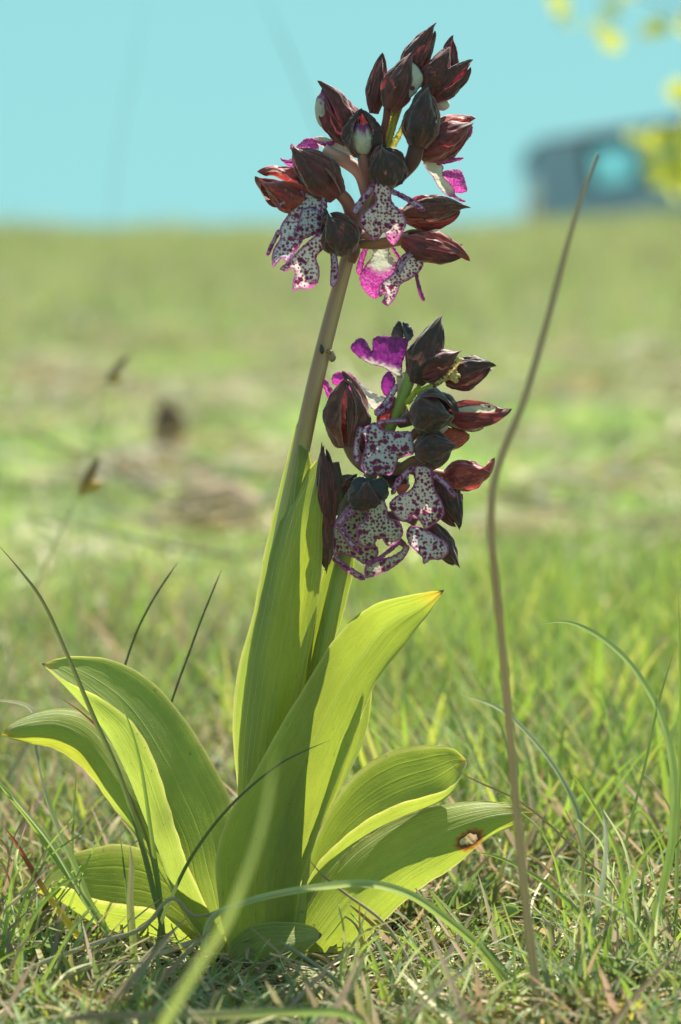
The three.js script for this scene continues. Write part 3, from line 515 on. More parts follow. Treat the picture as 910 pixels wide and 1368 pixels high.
  leaf(o, [[[50, 1190, -30], [50, 1192, -26], [52, 1190, -20]], [[80, 1150, -70], [80, 1204, -30], [86, 1184, -8]], [[118, 1134, -84], [125, 1232, -28], [124, 1200, 2]], [[165, 1128, -84], [170, 1248, -22], [166, 1208, 8]], [[212, 1146, -70], [210, 1254, -16], [206, 1215, 10]], [[258, 1200, -40], [250, 1262, -8], [246, 1236, 10]], [[300, 1265, -10], [290, 1275, 0], [285, 1265, 8]]], { blue: 0.45, tip: 0.06 });
  // the sheath round the stem and the broad upright leaf in front of it
  leaf(o, [[[396, 566, -14], [398, 566, -8], [400, 570, -8]], [[384, 610, -26], [398, 620, 2], [414, 606, -6]], [[369, 670, -30], [392, 690, 6], [420, 640, -8]], [[353, 740, -34], [385, 760, 8], [424, 700, -10]], [[338, 820, -38], [378, 840, 10], [424, 790, -12]], [[318, 895, -42], [370, 930, 12], [420, 900, -14]], [[311, 975, -42], [362, 1030, 14], [410, 1010, -14]], [[322, 1090, -30], [362, 1140, 10], [400, 1130, -10]], [[345, 1262, -12], [372, 1268, 4], [392, 1262, -6]]], { blue: 0.5, rim: 1.2 });
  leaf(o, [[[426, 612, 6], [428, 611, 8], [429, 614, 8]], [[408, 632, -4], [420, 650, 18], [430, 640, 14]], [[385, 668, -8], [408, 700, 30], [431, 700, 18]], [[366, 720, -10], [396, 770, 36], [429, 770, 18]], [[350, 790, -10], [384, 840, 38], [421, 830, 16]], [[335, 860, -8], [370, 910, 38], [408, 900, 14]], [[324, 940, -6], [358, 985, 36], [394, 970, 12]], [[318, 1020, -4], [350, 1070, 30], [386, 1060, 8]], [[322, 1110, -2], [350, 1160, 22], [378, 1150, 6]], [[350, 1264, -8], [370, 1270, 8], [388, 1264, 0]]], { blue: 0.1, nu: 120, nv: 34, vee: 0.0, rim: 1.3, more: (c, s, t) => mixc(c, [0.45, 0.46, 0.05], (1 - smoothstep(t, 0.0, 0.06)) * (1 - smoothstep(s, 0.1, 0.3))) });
}
// ------------------------------------------------------------------ the short orchid
{
  const o = shortO, b = o.position, P = (list) => list.map((p) => V(...local(W(...p), b)));
  mesh('stem', tubeGeo(P([[392, 1312, 0], [392, 1262, 0], [405, 1100, -6], [420, 940, -10], [440, 830, -10], [458, 750, -6], [482, 672, -2], [508, 602, 0], [532, 545, 2], [550, 500, 4], [556, 470, 4]]), (s) => UNIT * lerp(17, 7, s), (s, a) => mixc([0.24, 0.32, 0.05], [0.30, 0.34, 0.07], 0.5 + 0.5 * Math.sin(a * 4)), { n: 70, m: 16 }), M.stem, o);
  for (const [x0, y0, x1, y1, w, z] of [[541, 540, 566, 505, 10, 6], [556, 524, 586, 508, 9, 10], [520, 575, 530, 548, 9, 6], [462, 730, 468, 712, 8, 10]])
    mesh('bract', sheetGeo(armOutline(x0, y0, x1, y1, w, w * 0.5, 2), b, { z, puff: 1.6, cap: 5, col: () => [0.40, 0.44, 0.05] }), M.petal, o);
  let f;
  // top bud with the two-fingered sepals beside it
  f = sub('bud', o);
  mesh('sepal', sheetGeo([[523, 449], [528, 434], [534, 428], [538, 436], [538, 452]], b, { z: -10, col: () => [0.026, 0.018, 0.022] }), M.sepal, f);
  mesh('sepal', sheetGeo([[539, 430], [545, 432], [553, 446], [546, 456], [540, 450]], b, { z: -8, col: () => [0.02, 0.024, 0.03] }), M.sepal, f);
  f = sub('bud', o);
  hood(f, b, [554, 512, 2], [587, 426, 0], 25, { seed: 20, roll: 0.1, tones: ['black', 'wine', 'dark'] });
  // purple lip reaching left from the top
  f = sub('flower', o);
  ovary(f, b, [[536, 556, 0], [538, 536, -2], [538, 515, -4], [536, 498, -6]], 7, 9, [0.20, 0.20, 0.06], [0.45, 0.42, 0.30]);
  lip(f, b, [[468, 464], [481, 451], [489, 455], [497, 468], [499, 452], [510, 448], [528, 451], [545, 454], [542, 471], [538, 485], [536, 505], [525, 499], [512, 491], [494, 486], [478, 476]], 40, { z: -4, tilt: [0.05, 0.1], puff: 1.6 }, (x, y, d) => {
    const L = lerp(466, 488, (x - 470) / 70), w = smoothstep(y + 5 * noise(x * 0.2, y * 0.2, 3), L + 2, L + 14) * smoothstep(x, 478, 492);
    return mixc([0.10, 0.008, 0.09], mixc(mixc([0.26, 0.02, 0.22], [0.17, 0.012, 0.16], smoothstep(noise(x * 0.3, y * 0.12, 2), -0.1, 0.3)), [0.50, 0.48, 0.38], w), smoothstep(d, 0, 2));
  });
  mesh('petal', sheetGeo([[509, 512], [514, 500], [520, 496], [528, 506], [526, 520], [518, 530], [511, 524]], b, { z: -2, col: (x, y, d) => mixc([0.10, 0.01, 0.1], [0.30, 0.02, 0.24], smoothstep(d, 0, 4)) }), M.petal, f);
  // hoods to the right
  f = sub('flower', o);
  hood(f, b, [560, 500, 10], [616, 473, 16], 20, { seed: 21, roll: 0.2, tones: ['dark', 'wine', 'dark'] });
  f = sub('flower', o);
  hood(f, b, [594, 506, -6], [661, 491, -4], 22, { seed: 22, roll: 0.9, tones: ['black', 'wine', 'dark'], tipBend: -0.05 });
  // withered yellow lip
  f = sub('flower', o);
  lip(f, b, [[592, 502], [596, 492], [604, 488], [606, 480], [614, 477], [618, 484], [611, 490], [612, 498], [616, 502], [610, 512], [600, 508], [588, 514], [574, 524], [570, 520], [580, 512]], 41, { z: 22, ruffle: 3, puff: 1.5 }, (x, y, d) => mixc(mixc([0.50, 0.36, 0.10], [0.62, 0.52, 0.20], 0.5 + noise(x * 0.3, y * 0.3, 2)), [0.16, 0.05, 0.03], smoothstep(noise(x * 0.18, y * 0.18, 6), 0.12, 0.3)));
  // open flower with white petals, far right
  f = sub('flower', o);
  ovary(f, b, [[544, 590, 0], [562, 572, 4], [580, 560, 4], [598, 552, 4]], 7, 9, [0.24, 0.2, 0.08], [0.3, 0.1, 0.08]);
  mesh('sepal', sepalGeo([594, 548, 4], [680, 546, 6], 25, -1.25, 1.15, b, 'wine', 61), M.sepal, f);
  mesh('sepal', sepalGeo([594, 552, 0], [674, 546, 0], 23, -2.9, 1.2, b, 'dark', 62), M.sepal, f);
  mesh('petal', sheetGeo([[604, 546], [620, 542], [650, 540], [664, 544], [658, 556], [646, 562], [632, 563], [614, 557]], b, { z: 6, tilt: [0, -0.3], puff: 2.6, col: (x, y, d) => mixc([0.10, 0.015, 0.03], mixc([0.60, 0.57, 0.40], [0.13, 0.01, 0.05], 1 - smoothstep(dots(x, y, 9, 5, 0, 0.35), 0.8, 1.1)), smoothstep(d, 0.8, 2.4)) }), M.petal, f);
  mesh('petal', sheetGeo([[592, 556], [610, 560], [630, 566], [648, 562], [646, 572], [634, 577], [616, 575], [598, 568]], b, { z: 2, puff: 2, col: (x, y, d) => mixc([0.10, 0.015, 0.03], [0.54, 0.50, 0.36], smoothstep(d, 0.6, 2.2)) }), M.petal, f);
  mesh('sepal', sheetGeo([[580, 576], [598, 571], [618, 575], [628, 582], [622, 592], [606, 601], [592, 594]], b, { z: -2, puff: 2.6, col: (x, y, d) => mixc([0.10, 0.02, 0.02], mixc([0.30, 0.045, 0.04], [0.42, 0.10, 0.06], 0.5 + noise(x * 0.2, y * 0.4, 4)), smoothstep(d, 0, 2)) }), M.sepal, f);
  // two dark buds facing the viewer
  f = sub('bud', o);
  ovary(f, b, [[534, 566, 4], [546, 560, 16], [554, 556, 24], [560, 554, 28]], 8, 12, [0.12, 0.08, 0.03], [0.07, 0.04, 0.03]);
  bulb(f, b, 578, 566, 26, 22, 16, 14, () => [0.50, 0.50, 0.40]);
  hood(f, b, [552, 550, 26], [614, 556, 46], 31, { seed: 23, roll: -0.15, tones: ['black', 'black', 'black'], cut: 0.92, half: 1.45 });
  f = sub('bud', o);
  hood(f, b, [556, 602, 24], [616, 600, 36], 27, { seed: 24, roll: 0.1, tones: ['black', 'black', 'brown'], cut: 0.84 });
  // red flower, right
  f = sub('flower', o);
  ovary(f, b, [[528, 622, 0], [556, 628, 2], [580, 634, 4], [602, 638, 4]], 7, 10, [0.24, 0.2, 0.08], [0.3, 0.1, 0.06]);
  mesh('sepal', sepalGeo([594, 642, 4], [657, 612, 4], 27, -1.3, 1.2, b, 'red', 71, { open: 0.05 }), M.sepal, f);
  mesh('sepal', sepalGeo([594, 640, 6], [654, 634, 8], 25, 0.5, 1.25, b, 'red', 72, { open: 0.04 }), M.sepal, f);
  mesh('sepal', sepalGeo([594, 642, 2], [646, 640, 0], 25, 2.4, 1.2, b, 'wine', 73, { open: 0.04 }), M.sepal, f);
  mesh('petal', sheetGeo([[608, 660], [618, 660], [618, 670], [614, 679], [609, 678], [607, 668]], b, { z: 0, col: magentaCol(4, [607, 660, 8]) }), M.petal, f);
  // dark sepals behind the lower lips
  f = sub('flower', o);
  hood(f, b, [584, 640, 8], [613, 706, 6], 20, { seed: 25, roll: 0.6, tones: ['black', 'black', 'dark'] });
  ovary(f, b, [[520, 632, 4], [540, 624, 14], [556, 616, 20], [566, 620, 24]], 7, 9, [0.2, 0.16, 0.06], [0.3, 0.14, 0.08]);
  lip(f, b, [[556, 622], [575, 624], [578, 636], [581, 653], [591, 672], [593, 688], [581, 700], [568, 707], [562, 698], [552, 688], [549, 696], [538, 697], [526, 688], [520, 674], [530, 662], [547, 655], [554, 643], [551, 631]], 42, { z: 36, neck: [566, 642, 40], puff: 2.3, pink: [551, 690, 9, 0.8], size: 4.8 });
  arm(f, b, [553, 624, 524, 660, 7, 9, 4], 43, 40); arm(f, b, [578, 634, 608, 664, 6, 8, -3], 44, 42);
  mesh('petal', sheetGeo([[530, 654], [538, 647], [548, 648], [543, 656], [533, 660]], b, { z: 30, col: () => [0.52, 0.10, 0.08] }), M.petal, f);
  f = sub('flower', o);
  hood(f, b, [572, 700, 10], [612, 756, 8], 15, { seed: 26, roll: 0.2, tones: ['black', 'wine', 'dark'] });
  ovary(f, b, [[492, 690, 0], [520, 690, 8], [542, 690, 16], [556, 698, 20]], 7, 8, [0.2, 0.16, 0.06], [0.2, 0.06, 0.08]);
  lip(f, b, [[549, 702], [566, 706], [584, 716], [598, 727], [599, 739], [588, 748], [576, 748], [566, 754], [564, 745], [556, 737], [545, 724], [543, 711]], 45, { z: 28, neck: [556, 714, 20], size: 5, bluish: 0.5 });
  // left flowers
  f = sub('flower', o);
  lip(f, b, [[443, 507], [446, 499], [458, 496], [468, 498], [480, 510], [490, 518], [506, 528], [514, 530], [512, 542], [500, 548], [488, 534], [472, 524], [456, 516], [446, 514]], 46, { z: -6, puff: 2 }, (x, y, d) => mixc([0.22, 0.01, 0.14], mixc([0.52, 0.04, 0.34], [0.60, 0.57, 0.48], smoothstep(x - 0.6 * (510 - y) + 4 * noise(x * 0.2, y * 0.2, 2), 470, 484)), smoothstep(d, 0, 2)));
  mesh('lip_lobe', sheetGeo([[431, 510], [436, 507], [442, 516], [450, 526], [448, 536], [440, 534], [434, 522]], b, { z: -8, col: magentaCol(14, [455, 535, 6]) }), M.petal, f);
  arm(f, b, [503, 552, 530, 514, 8, 9, 2], 47, 10, { col: lipCol(47, { bluish: 1, pale: [0.3, 0.3, 0.5], rim: 1.6 }) }); arm(f, b, [502, 554, 524, 538, 8, 7, 2], 48, 14, { col: lipCol(48, { bluish: 1, pale: [0.3, 0.3, 0.5], rim: 1.6 }) });
  mesh('sepal', sepalGeo([508, 572, 0], [528, 530, -2], 12, 0, 1.3, b, 'red', 64), M.sepal, f);
  f = sub('flower', o);
  ovary(f, b, [[500, 632, 0], [486, 622, 8], [474, 608, 10], [466, 592, 12]], 8, 12, [0.24, 0.2, 0.1], [0.26, 0.14, 0.08]);
  mesh('sepal', sepalGeo([464, 598, 12], [457, 500, 6], 32, -1.35, 0.95, b, 'brown', 81, { cut: 1 }), M.sepal, f);
  mesh('sepal', sepalGeo([464, 598, 12], [468, 508, 6], 32, 1.3, 1.0, b, 'brown', 82, { cut: 1 }), M.sepal, f);
  mesh('sepal', sepalGeo([464, 598, 4], [462, 512, -2], 30, 3.1, 1.5, b, 'dark', 83), M.sepal, f);
  mesh('petal', sepalGeo([466, 598, 12], [462, 516, 12], 22, -0.5, 0.55, b, 'brown', 84), M.sepal, f);
  bulb(f, b, 476, 556, 16, 14, 26, 12, (x, y) => mixc([0.16, 0.075, 0.05], [0.05, 0.02, 0.02], smoothstep(noise(x * 0.16, y * 0.08, 6), -0.2, 0.25)));
  lip(f, b, [[479, 575], [490, 569], [502, 564], [512, 574], [532, 576], [549, 577], [553, 590], [553, 606], [541, 610], [533, 614], [526, 630], [522, 635], [508, 635], [495, 637], [483, 626], [483, 612], [488, 596], [486, 584]], 49, { z: 34, neck: [502, 572, 22], bluish: 0.85, puff: 2.6, size: 6 });
  arm(f, b, [482, 571, 477, 619, 7, 10, 3], 50, 36, { col: lipCol(50, { bluish: 0.7, rim: 2 }) }); arm(f, b, [504, 565, 545, 562, 6, 7, -1], 51, 34, { col: lipCol(51, { bluish: 0.6, pale: [0.3, 0.22, 0.4], rim: 1.8 }) });
  // long closed buds along the left
  f = sub('bud', o);
  hood(f, b, [440, 702, 12], [433, 596, 10], 14, { seed: 27, roll: 0.3, tones: ['dark', 'dark', 'brown'] });
  ovary(f, b, [[462, 700, 4], [456, 668, 6], [450, 640, 6], [446, 618, 6]], 9, 9, [0.09, 0.08, 0.03], [0.07, 0.05, 0.03]);
  f = sub('bud', o);
  hood(f, b, [437, 690, 8], [436, 762, 8], 12, { seed: 28, roll: 0.3, tone: 'brown' });
  // hoods deeper in the head
  for (const [ax, ay, bx, by, z, r, tn, sd] of [[470, 612, 500, 590, -16, 22, 'brown', 90], [530, 600, 548, 580, -18, 20, 'wine', 91], [520, 650, 540, 618, -14, 22, 'black', 92], [455, 664, 474, 636, -12, 20, 'brown', 93], [490, 710, 520, 690, -14, 22, 'dark', 94], [545, 690, 560, 664, -12, 20, 'black', 95], [452, 728, 470, 704, -10, 18, 'dark', 96], [560, 560, 590, 580, -16, 20, 'wine', 97], [524, 560, 540, 530, -20, 16, 'brown', 98]]) {
    f = sub('flower', o); hood(f, b, [ax, ay, z], [bx, by, z + 4], r, { seed: sd, roll: 0.3, tone: tn });
  }
  // lowest flowers
  f = sub('flower', o);
  lip(f, b, [[446, 700], [462, 676], [478, 668], [492, 690], [498, 720], [506, 736], [500, 750], [488, 754], [472, 745], [456, 740], [445, 741], [444, 722]], 52, { z: 14, neck: [468, 704, 30], puff: 2, pale: [0.44, 0.42, 0.28], size: 5 });
  ovary(f, b, [[500, 650, 0], [480, 656, 4], [462, 668, 8], [454, 690, 10]], 8, 8, [0.2, 0.2, 0.08], [0.16, 0.12, 0.08]);
  arm(f, b, [446, 745, 487, 774, 8, 9, 1], 53, 18, { col: lipCol(53, { pale: [0.42, 0.34, 0.30], size: 6 }) });
  f = sub('flower', o);
  hood(f, b, [492, 672, 22], [493, 632, 52], 27, { seed: 29, roll: 0.5, tones: ['black', 'black', 'black'], cut: 0.9 });
  mesh('sepal', sheetGeo([[468, 652], [472, 640], [484, 637], [497, 642], [508, 638], [518, 644], [518, 660], [510, 670], [496, 668], [482, 671], [470, 664]], b, { z: 44, puff: 3, cap: 12, col: (x, y, d) => mixc([0.018, 0.02, 0.024], [0.03, 0.034, 0.05], smoothstep(d + 3 * noise(x * 0.2, y * 0.2, 1), 1, 8)) }), M.sepal, f);
  lip(f, b, [[479, 671], [491, 666], [511, 666], [518, 679], [519, 691], [534, 697], [539, 711], [534, 722], [523, 730], [514, 726], [510, 719], [504, 721], [500, 729], [490, 732], [481, 728], [476, 714], [478, 702], [487, 695], [491, 690], [489, 682]], 54, { z: 44, neck: [503, 688, 32], puff: 2.2, pale: [0.50, 0.48, 0.36], size: 4.8 });
  arm(f, b, [484, 673, 449, 702, 8, 11, 1], 55, 46, { col: lipCol(55, { pale: [0.40, 0.34, 0.40] }) }); arm(f, b, [455, 704, 478, 737, 8, 9, 1], 56, 40, { col: lipCol(56, { bluish: 0.8, pale: [0.3, 0.28, 0.4], size: 8 }) });
  f = sub('flower', o);
  lip(f, b, [[487, 766], [489, 754], [502, 747], [520, 744], [536, 735], [541, 726], [547, 731], [540, 746], [526, 758], [512, 765], [496, 771], [488, 772]], 57, { z: 26, pale: [0.46, 0.40, 0.30], puff: 1.8, size: 4.2 });
  arm(f, b, [492, 754, 536, 722, 5, 6, 2], 58, 30, { col: lipCol(58, { pale: [0.36, 0.24, 0.2] }) });
  ovary(f, b, [[496, 690, 0], [512, 706, 8], [526, 716, 16], [540, 728, 24]], 6, 5, [0.2, 0.2, 0.08], [0.2, 0.08, 0.08]);

  // leaves: far edge, midrib, near edge
  leaf(o, [[[462, 722, -22], [466, 722, -18], [474, 726, -18]], [[440, 742, -26], [456, 764, -4], [472, 764, -20]], [[424, 790, -28], [438, 820, 0], [456, 830, -20]], [[404, 860, -26], [418, 890, 2], [436, 890, -18]], [[390, 940, -22], [404, 970, 4], [420, 970, -16]], [[380, 1060, -20], [392, 1080, 4], [410, 1080, -14]], [[380, 1262, -8], [392, 1264, 2], [402, 1262, -6]]], { blue: 0.0, rim: 0.9 });
  leaf(o, [[[593, 788, 26], [593, 789, 26], [592, 791, 26]], [[547, 795, 20], [560, 811, 10], [574, 818, 16]], [[493, 811, 28], [512, 840, 8], [544, 858, 18]], [[450, 850, 42], [470, 898, 14], [506, 906, 22]], [[416, 902, 58], [438, 955, 22], [484, 956, 26]], [[376, 968, 72], [412, 1012, 30], [463, 1010, 28]], [[336, 1040, 80], [390, 1068, 34], [441, 1066, 30]], [[301, 1100, 82], [373, 1124, 36], [421, 1126, 30]], [[288, 1165, 76], [360, 1182, 34], [402, 1186, 26]], [[305, 1262, 50], [355, 1272, 24], [392, 1268, 16]]], { blue: 0.25, tip: 0.12, brown: 0.02, nu: 150, nv: 40, vee: 0.45, rim: 1.1 });
  leaf(o, [[[499, 876, -8], [499, 877, -8], [500, 878, -8]], [[478, 915, -22], [486, 925, -2], [497, 928, -10]], [[458, 975, -26], [472, 990, 2], [489, 980, -12]], [[438, 1030, -26], [452, 1050, 4], [467, 1032, -12]], [[415, 1085, -24], [428, 1105, 4], [434, 1084, -10]], [[395, 1140, -18], [405, 1160, 4], [412, 1130, -8]], [[385, 1262, -6], [392, 1266, 4], [400, 1262, -4]]], { blue: 0.1, rim: 1.3 });
  leaf(o, [[[622, 1014, -46], [623, 1018, -42], [624, 1019, -38]], [[601, 998, -64], [612, 1038, -36], [612, 1042, -22]], [[560, 996, -72], [592, 1064, -34], [588, 1058, -14]], [[520, 1004, -72], [540, 1086, -28], [538, 1072, -6]], [[482, 1028, -66], [492, 1112, -22], [490, 1095, 0]], [[452, 1062, -56], [452, 1148, -16], [451, 1126, 4]], [[428, 1108, -42], [420, 1194, -8], [420, 1160, 6]], [[400, 1180, -22], [400, 1232, -2], [402, 1208, 6]], [[388, 1262, -6], [394, 1266, 2], [400, 1262, 6]]], { blue: 0.35, tip: 0.1, rim: 1.3, nu: 120 });
  const hole = (q) => { const dx = q[0] - 627, dy = q[1] - 1122, c = Math.cos(-0.5), s = Math.sin(-0.5), a = (dx * c - dy * -s) , e = (dx * s * -1 + dy * c); const X = dx * 0.88 - dy * 0.47, Y = dx * 0.47 + dy * 0.88; return Math.hypot(X / 12.5, Y / 7.6) + 0.42 * noise(q[0] * 0.16, q[1] * 0.16, 3); };
  leaf(o, [[[714, 1086, 8], [714, 1087, 8], [713, 1089, 8]], [[688, 1075, -2], [698, 1086, 10], [694, 1100, 14]], [[640, 1070, -26], [656, 1092, 8], [652, 1120, 6]], [[582, 1077, -30], [600, 1112, 8], [604, 1160, 4]], [[532, 1094, -32], [548, 1138, 10], [560, 1188, 4]], [[484, 1122, -28], [500, 1172, 14], [518, 1226, 6]], [[446, 1158, -14], [464, 1212, 18], [482, 1264, 8]], [[416, 1200, -6], [434, 1250, 20], [448, 1296, 12]], [[388, 1258, 4], [402, 1290, 18], [414, 1310, 26]]], { blue: 0.35, tip: 0.22, nu: 300, nv: 90, vee: 0.15, rim: 1.2, hole, more: (c, s, t, q) => { const h = hole(q); return h > 2.6 ? c : mixc(mixc([0.16, 0.05, 0.012], [0.48, 0.20, 0.025], smoothstep(h, 1.05, 1.6)), c, smoothstep(h, 1.5, 1.95)); } });
  leaf(o, [[[430, 1248, 44], [430, 1250, 46], [429, 1252, 48]], [[418, 1238, 36], [412, 1256, 58], [416, 1264, 62]], [[392, 1232, 32], [382, 1262, 66], [392, 1282, 68]], [[352, 1233, 34], [346, 1268, 68], [360, 1300, 72]], [[318, 1246, 40], [318, 1290, 66], [330, 1322, 72]], [[302, 1276, 44], [316, 1316, 56], [330, 1345, 60]]], { blue: 0.5, tip: 0.05, brown: 0.06, nu: 60 });
  leaf(o, [[[418, 1256, 24], [419, 1256, 26], [420, 1257, 28]], [[412, 1270, 16], [426, 1276, 40], [432, 1270, 34]], [[404, 1290, 16], [424, 1300, 46], [436, 1292, 36]], [[396, 1320, 16], [416, 1330, 46], [430, 1322, 36]]], { blue: 0.5, tip: 0.1, nu: 40 });
}
// ------------------------------------------------------------------ creatures on the stem
{
  const p = W(430, 467, 2), o = mesh('beetle', (() => {
    const g = new THREE.SphereGeometry(1, 20, 14), h = new THREE.SphereGeometry(0.5, 14, 10); g.scale(1, 1.7, 0.8); h.translate(0, 1.7, 0.1);
    const m = mergeGeometries([g, h]); m.scale(0.00085, 0.00085, 0.00085); m.rotateZ(0.1); m.translate(p.x, p.y, p.z + 0.002); return m;
  })(), new THREE.MeshPhysicalMaterial({ name: 'dark_shell', color: new THREE.Color(0.02, 0.022, 0.018), roughness: 0.35 }));
  tag(o, 'tiny dark oval beetle sitting on the front of the tall brown stem', 'insect');
  const q = W(443, 476, 2), s = mesh('snail', (() => {
    const pts = []; for (let i = 0; i <= 12; i++) { const t = i / 12; pts.push(new THREE.Vector2(Math.sin(Math.PI * Math.pow(t, 0.7)) * 0.0013 + 1e-6, t * 0.0042)); }
    const g = new THREE.LatheGeometry(pts, 18), foot = new THREE.SphereGeometry(0.0008, 12, 8); foot.scale(1.3, 0.9, 1); foot.translate(-0.0012, 0.0034, 0);
    const m = mergeGeometries([g, foot]); m.rotateZ(-0.15); m.translate(q.x, q.y - 0.002, q.z); return m;
  })(), new THREE.MeshPhysicalMaterial({ name: 'shell', color: new THREE.Color(0.22, 0.15, 0.08), roughness: 0.5 }));
  tag(s, 'tiny pale brown snail clinging to the right edge of the tall stem', 'snail');
}
// ------------------------------------------------------------------ single grass blades one can point to
function blade(name, label, category, pts, w0, w1, c0, c1, { mat = M.grass, flat = 0.28, root = true, n = 60, group, red, tip = 0.12 } = {}) {
  const world = pts.map((p) => W(...p));
  if (root) { const p = world[0], gy = groundY(p.x, p.z) - 0.004; if (p.y > gy + 0.003) world.unshift(V(p.x + (p.x - world[1].x) * 0.15, gy, p.z)); }
  const base = world[0].clone(), rel = world.map((p) => p.clone().sub(base)), leafy = mat === M.grass, turn = (((w0 * 7.3 + pts[0][0]) % 1 + 1) % 1 - 0.5) * 0.9;
  const rad = (s) => UNIT * (leafy ? 0.52 : 0.54 * (1 + 0.16 * noise(s * 18, w0, 3) + 0.22 * Math.exp(-(((s - 0.53) / 0.012) ** 2)))) * lerp(w0, w1, Math.pow(s, 0.9)) * (s > 0.88 ? lerp(1, tip, (s - 0.88) / 0.12) : 1) * (0.9 + 0.1 * Math.sin(s * 3));
  const cf = (s, a) => { const st = leafy ? 1 - 0.14 * (Math.abs(a) < 0.2 ? 1 : 0) + 0.2 * noise(s * 24, a * 3, w0) : 0.9 + 0.16 * noise(s * 30, a * 2, w0) + 0.08 * Math.sin(a * 6); return mixc(c0, c1, smoothstep(clamp(s + 0.12 * noise(s * 9, 3, w1), 0, 1), red ? 0.5 : 0, red ? 0.8 : 1)).map((v) => v * st); };
  const g = leafy ? ribbonGeo(rel, rad, cf, { n, turn }) : tubeGeo(rel, rad, cf, { n, m: 10, flat, turn });
  const m = mesh(name, g, mat); m.position.copy(base); return tag(m, label, category, group);
}
const g1 = [0.20, 0.29, 0.045], g2 = [0.14, 0.20, 0.045], g3 = [0.30, 0.40, 0.06], dk = [0.10, 0.11, 0.05], tan = [0.42, 0.32, 0.18], tan2 = [0.52, 0.45, 0.28], pale = [0.42, 0.47, 0.22];
blade('dry_stalk', 'tall tan dry stalk rising past the lower flower head to the van', 'dry stalk', [[724, 1380, 380], [714, 1300, 400], [702, 1200, 430], [691, 1090, 470], [678, 940, 520], [667, 820, 560], [656, 690, 600], [664, 628, 600], [700, 535, 600], [728, 440, 580], [752, 350, 560], [776, 265, 540], [798, 206, 520]], 12, 6.5, [0.62, 0.45, 0.26], [0.50, 0.33, 0.18], { mat: M.stalk, flat: 0.8, n: 120, tip: 0.5 });
blade('grass_blade', 'long dark blade crossing the left leaves from the left picture edge', 'grass blade', [[216, 1236, 60], [205, 1190, 62], [190, 1130, 64], [160, 1036, 66], [124, 955, 70], [93, 882, 76], [55, 800, 84], [22, 756, 90], [-4, 726, 96]], 9, 4, g2, [0.10, 0.10, 0.04]);
blade('grass_blade', 'thin upright dark blade with its tip on the yellow fold of the left leaf', 'grass blade', [[216, 1230, 56], [212, 1185, 58], [203, 1121, 60], [187, 1017, 62], [172, 965, 64], [158, 932, 66]], 9, 3, g2, g1);
blade('grass_blade', 'short red tipped blade slanting across the two left leaves', 'grass blade', [[214, 1215, 54], [196, 1120, 56], [160, 1036, 56], [132, 975, 54], [108, 951, 52], [80, 932, 50]], 5, 3, g1, [0.26, 0.07, 0.05]);
blade('grass_blade', 'greyish bent blade dropping behind the lowest left leaf to the turf', 'grass blade', [[144, 1250, 30], [118, 1202, 30], [101, 1159, 24], [80, 1114, 10], [60, 1058, -20], [49, 1002, -70], [48, 960, -90], [38, 944, -90], [0, 936, -90], [-20, 938, -90]], 10, 8, g1, [0.28, 0.27, 0.18]);
blade('grass_blade', 'green blade slanting up to the left picture edge below the leaves', 'grass blade', [[152, 1262, 46], [130, 1228, 46], [80, 1155, 46], [36, 1092, 46], [0, 1048, 46], [-14, 1030, 46]], 8, 5, g1, g3);
blade('grass_blade', 'second green blade slanting to the left edge, dewy and thinner', 'grass blade', [[168, 1290, 70], [120, 1215, 70], [70, 1130, 60], [30, 1080, 50], [0, 1046, 40], [-20, 1020, 36]], 6, 4, g2, pale);
blade('dead_leaf_blade', 'red and yellow dying blade leaning left in the lower left turf', 'dead blade', [[138, 1312, 60], [124, 1280, 62], [108, 1256, 64], [86, 1226, 66], [64, 1196, 66], [41, 1159, 64], [20, 1124, 62], [5, 1104, 60]], 12, 5, [0.75, 0.52, 0.03], [0.30, 0.07, 0.03], { red: true });
blade('grass_blade', 'dark thin blade arching right across the front of the broad central leaf', 'grass blade', [[214, 1240, 80], [228, 1202, 90], [258, 1142, 104], [308, 1077, 118], [372, 1022, 124], [410, 1002, 122], [441, 989, 118]], 7, 2.5, g2, dk);
blade('dry_stalk', 'thin dark stalk standing left of the orchids, shorter of the pair behind the left leaf', 'dry stalk', [[155, 930, -180], [168, 886, -190], [182, 846, -200], [204, 802, -210], [238, 750, -220]], 3.2, 2.4, dk, [0.10, 0.08, 0.06], { mat: M.stalk, flat: 0.8, root: false });
blade('dry_stalk', 'thin dark straight stalk nearest to the stem, right of the pair behind the left leaf', 'dry stalk', [[222, 960, -170], [236, 918, -170], [252, 874, -176], [272, 820, -182], [297, 759, -190]], 3.2, 2.2, dk, [0.10, 0.08, 0.06], { mat: M.stalk, flat: 0.8, root: false });
blade('grass_blade', 'large green blade arching over to the left at the right picture side', 'grass blade', [[846, 1330, 150], [859, 1280, 150], [881, 1204, 150], [896, 1138, 146], [901, 1071, 142], [897, 1009, 136], [881, 951, 130], [859, 911, 124], [832, 876, 118], [792, 845, 110], [757, 831, 100], [717, 834, 92]], 14, 6, g1, [0.22, 0.30, 0.10], { n: 100 });
blade('grass_blade', 'upright dark blade cut off by the right picture edge', 'grass blade', [[905, 1120, 60], [907, 1067, 60], [910, 938, 60], [908, 860, 60], [906, 790, 60]], 6, 4, g2, g1);
blade('grass_blade', 'green blade curving up left below the big arching blade', 'grass blade', [[842, 1372, 200], [845, 1271, 190], [837, 1204, 186], [825, 1142, 182], [801, 1089, 178], [778, 1052, 174], [761, 1028, 170]], 8, 4, g1, g3);
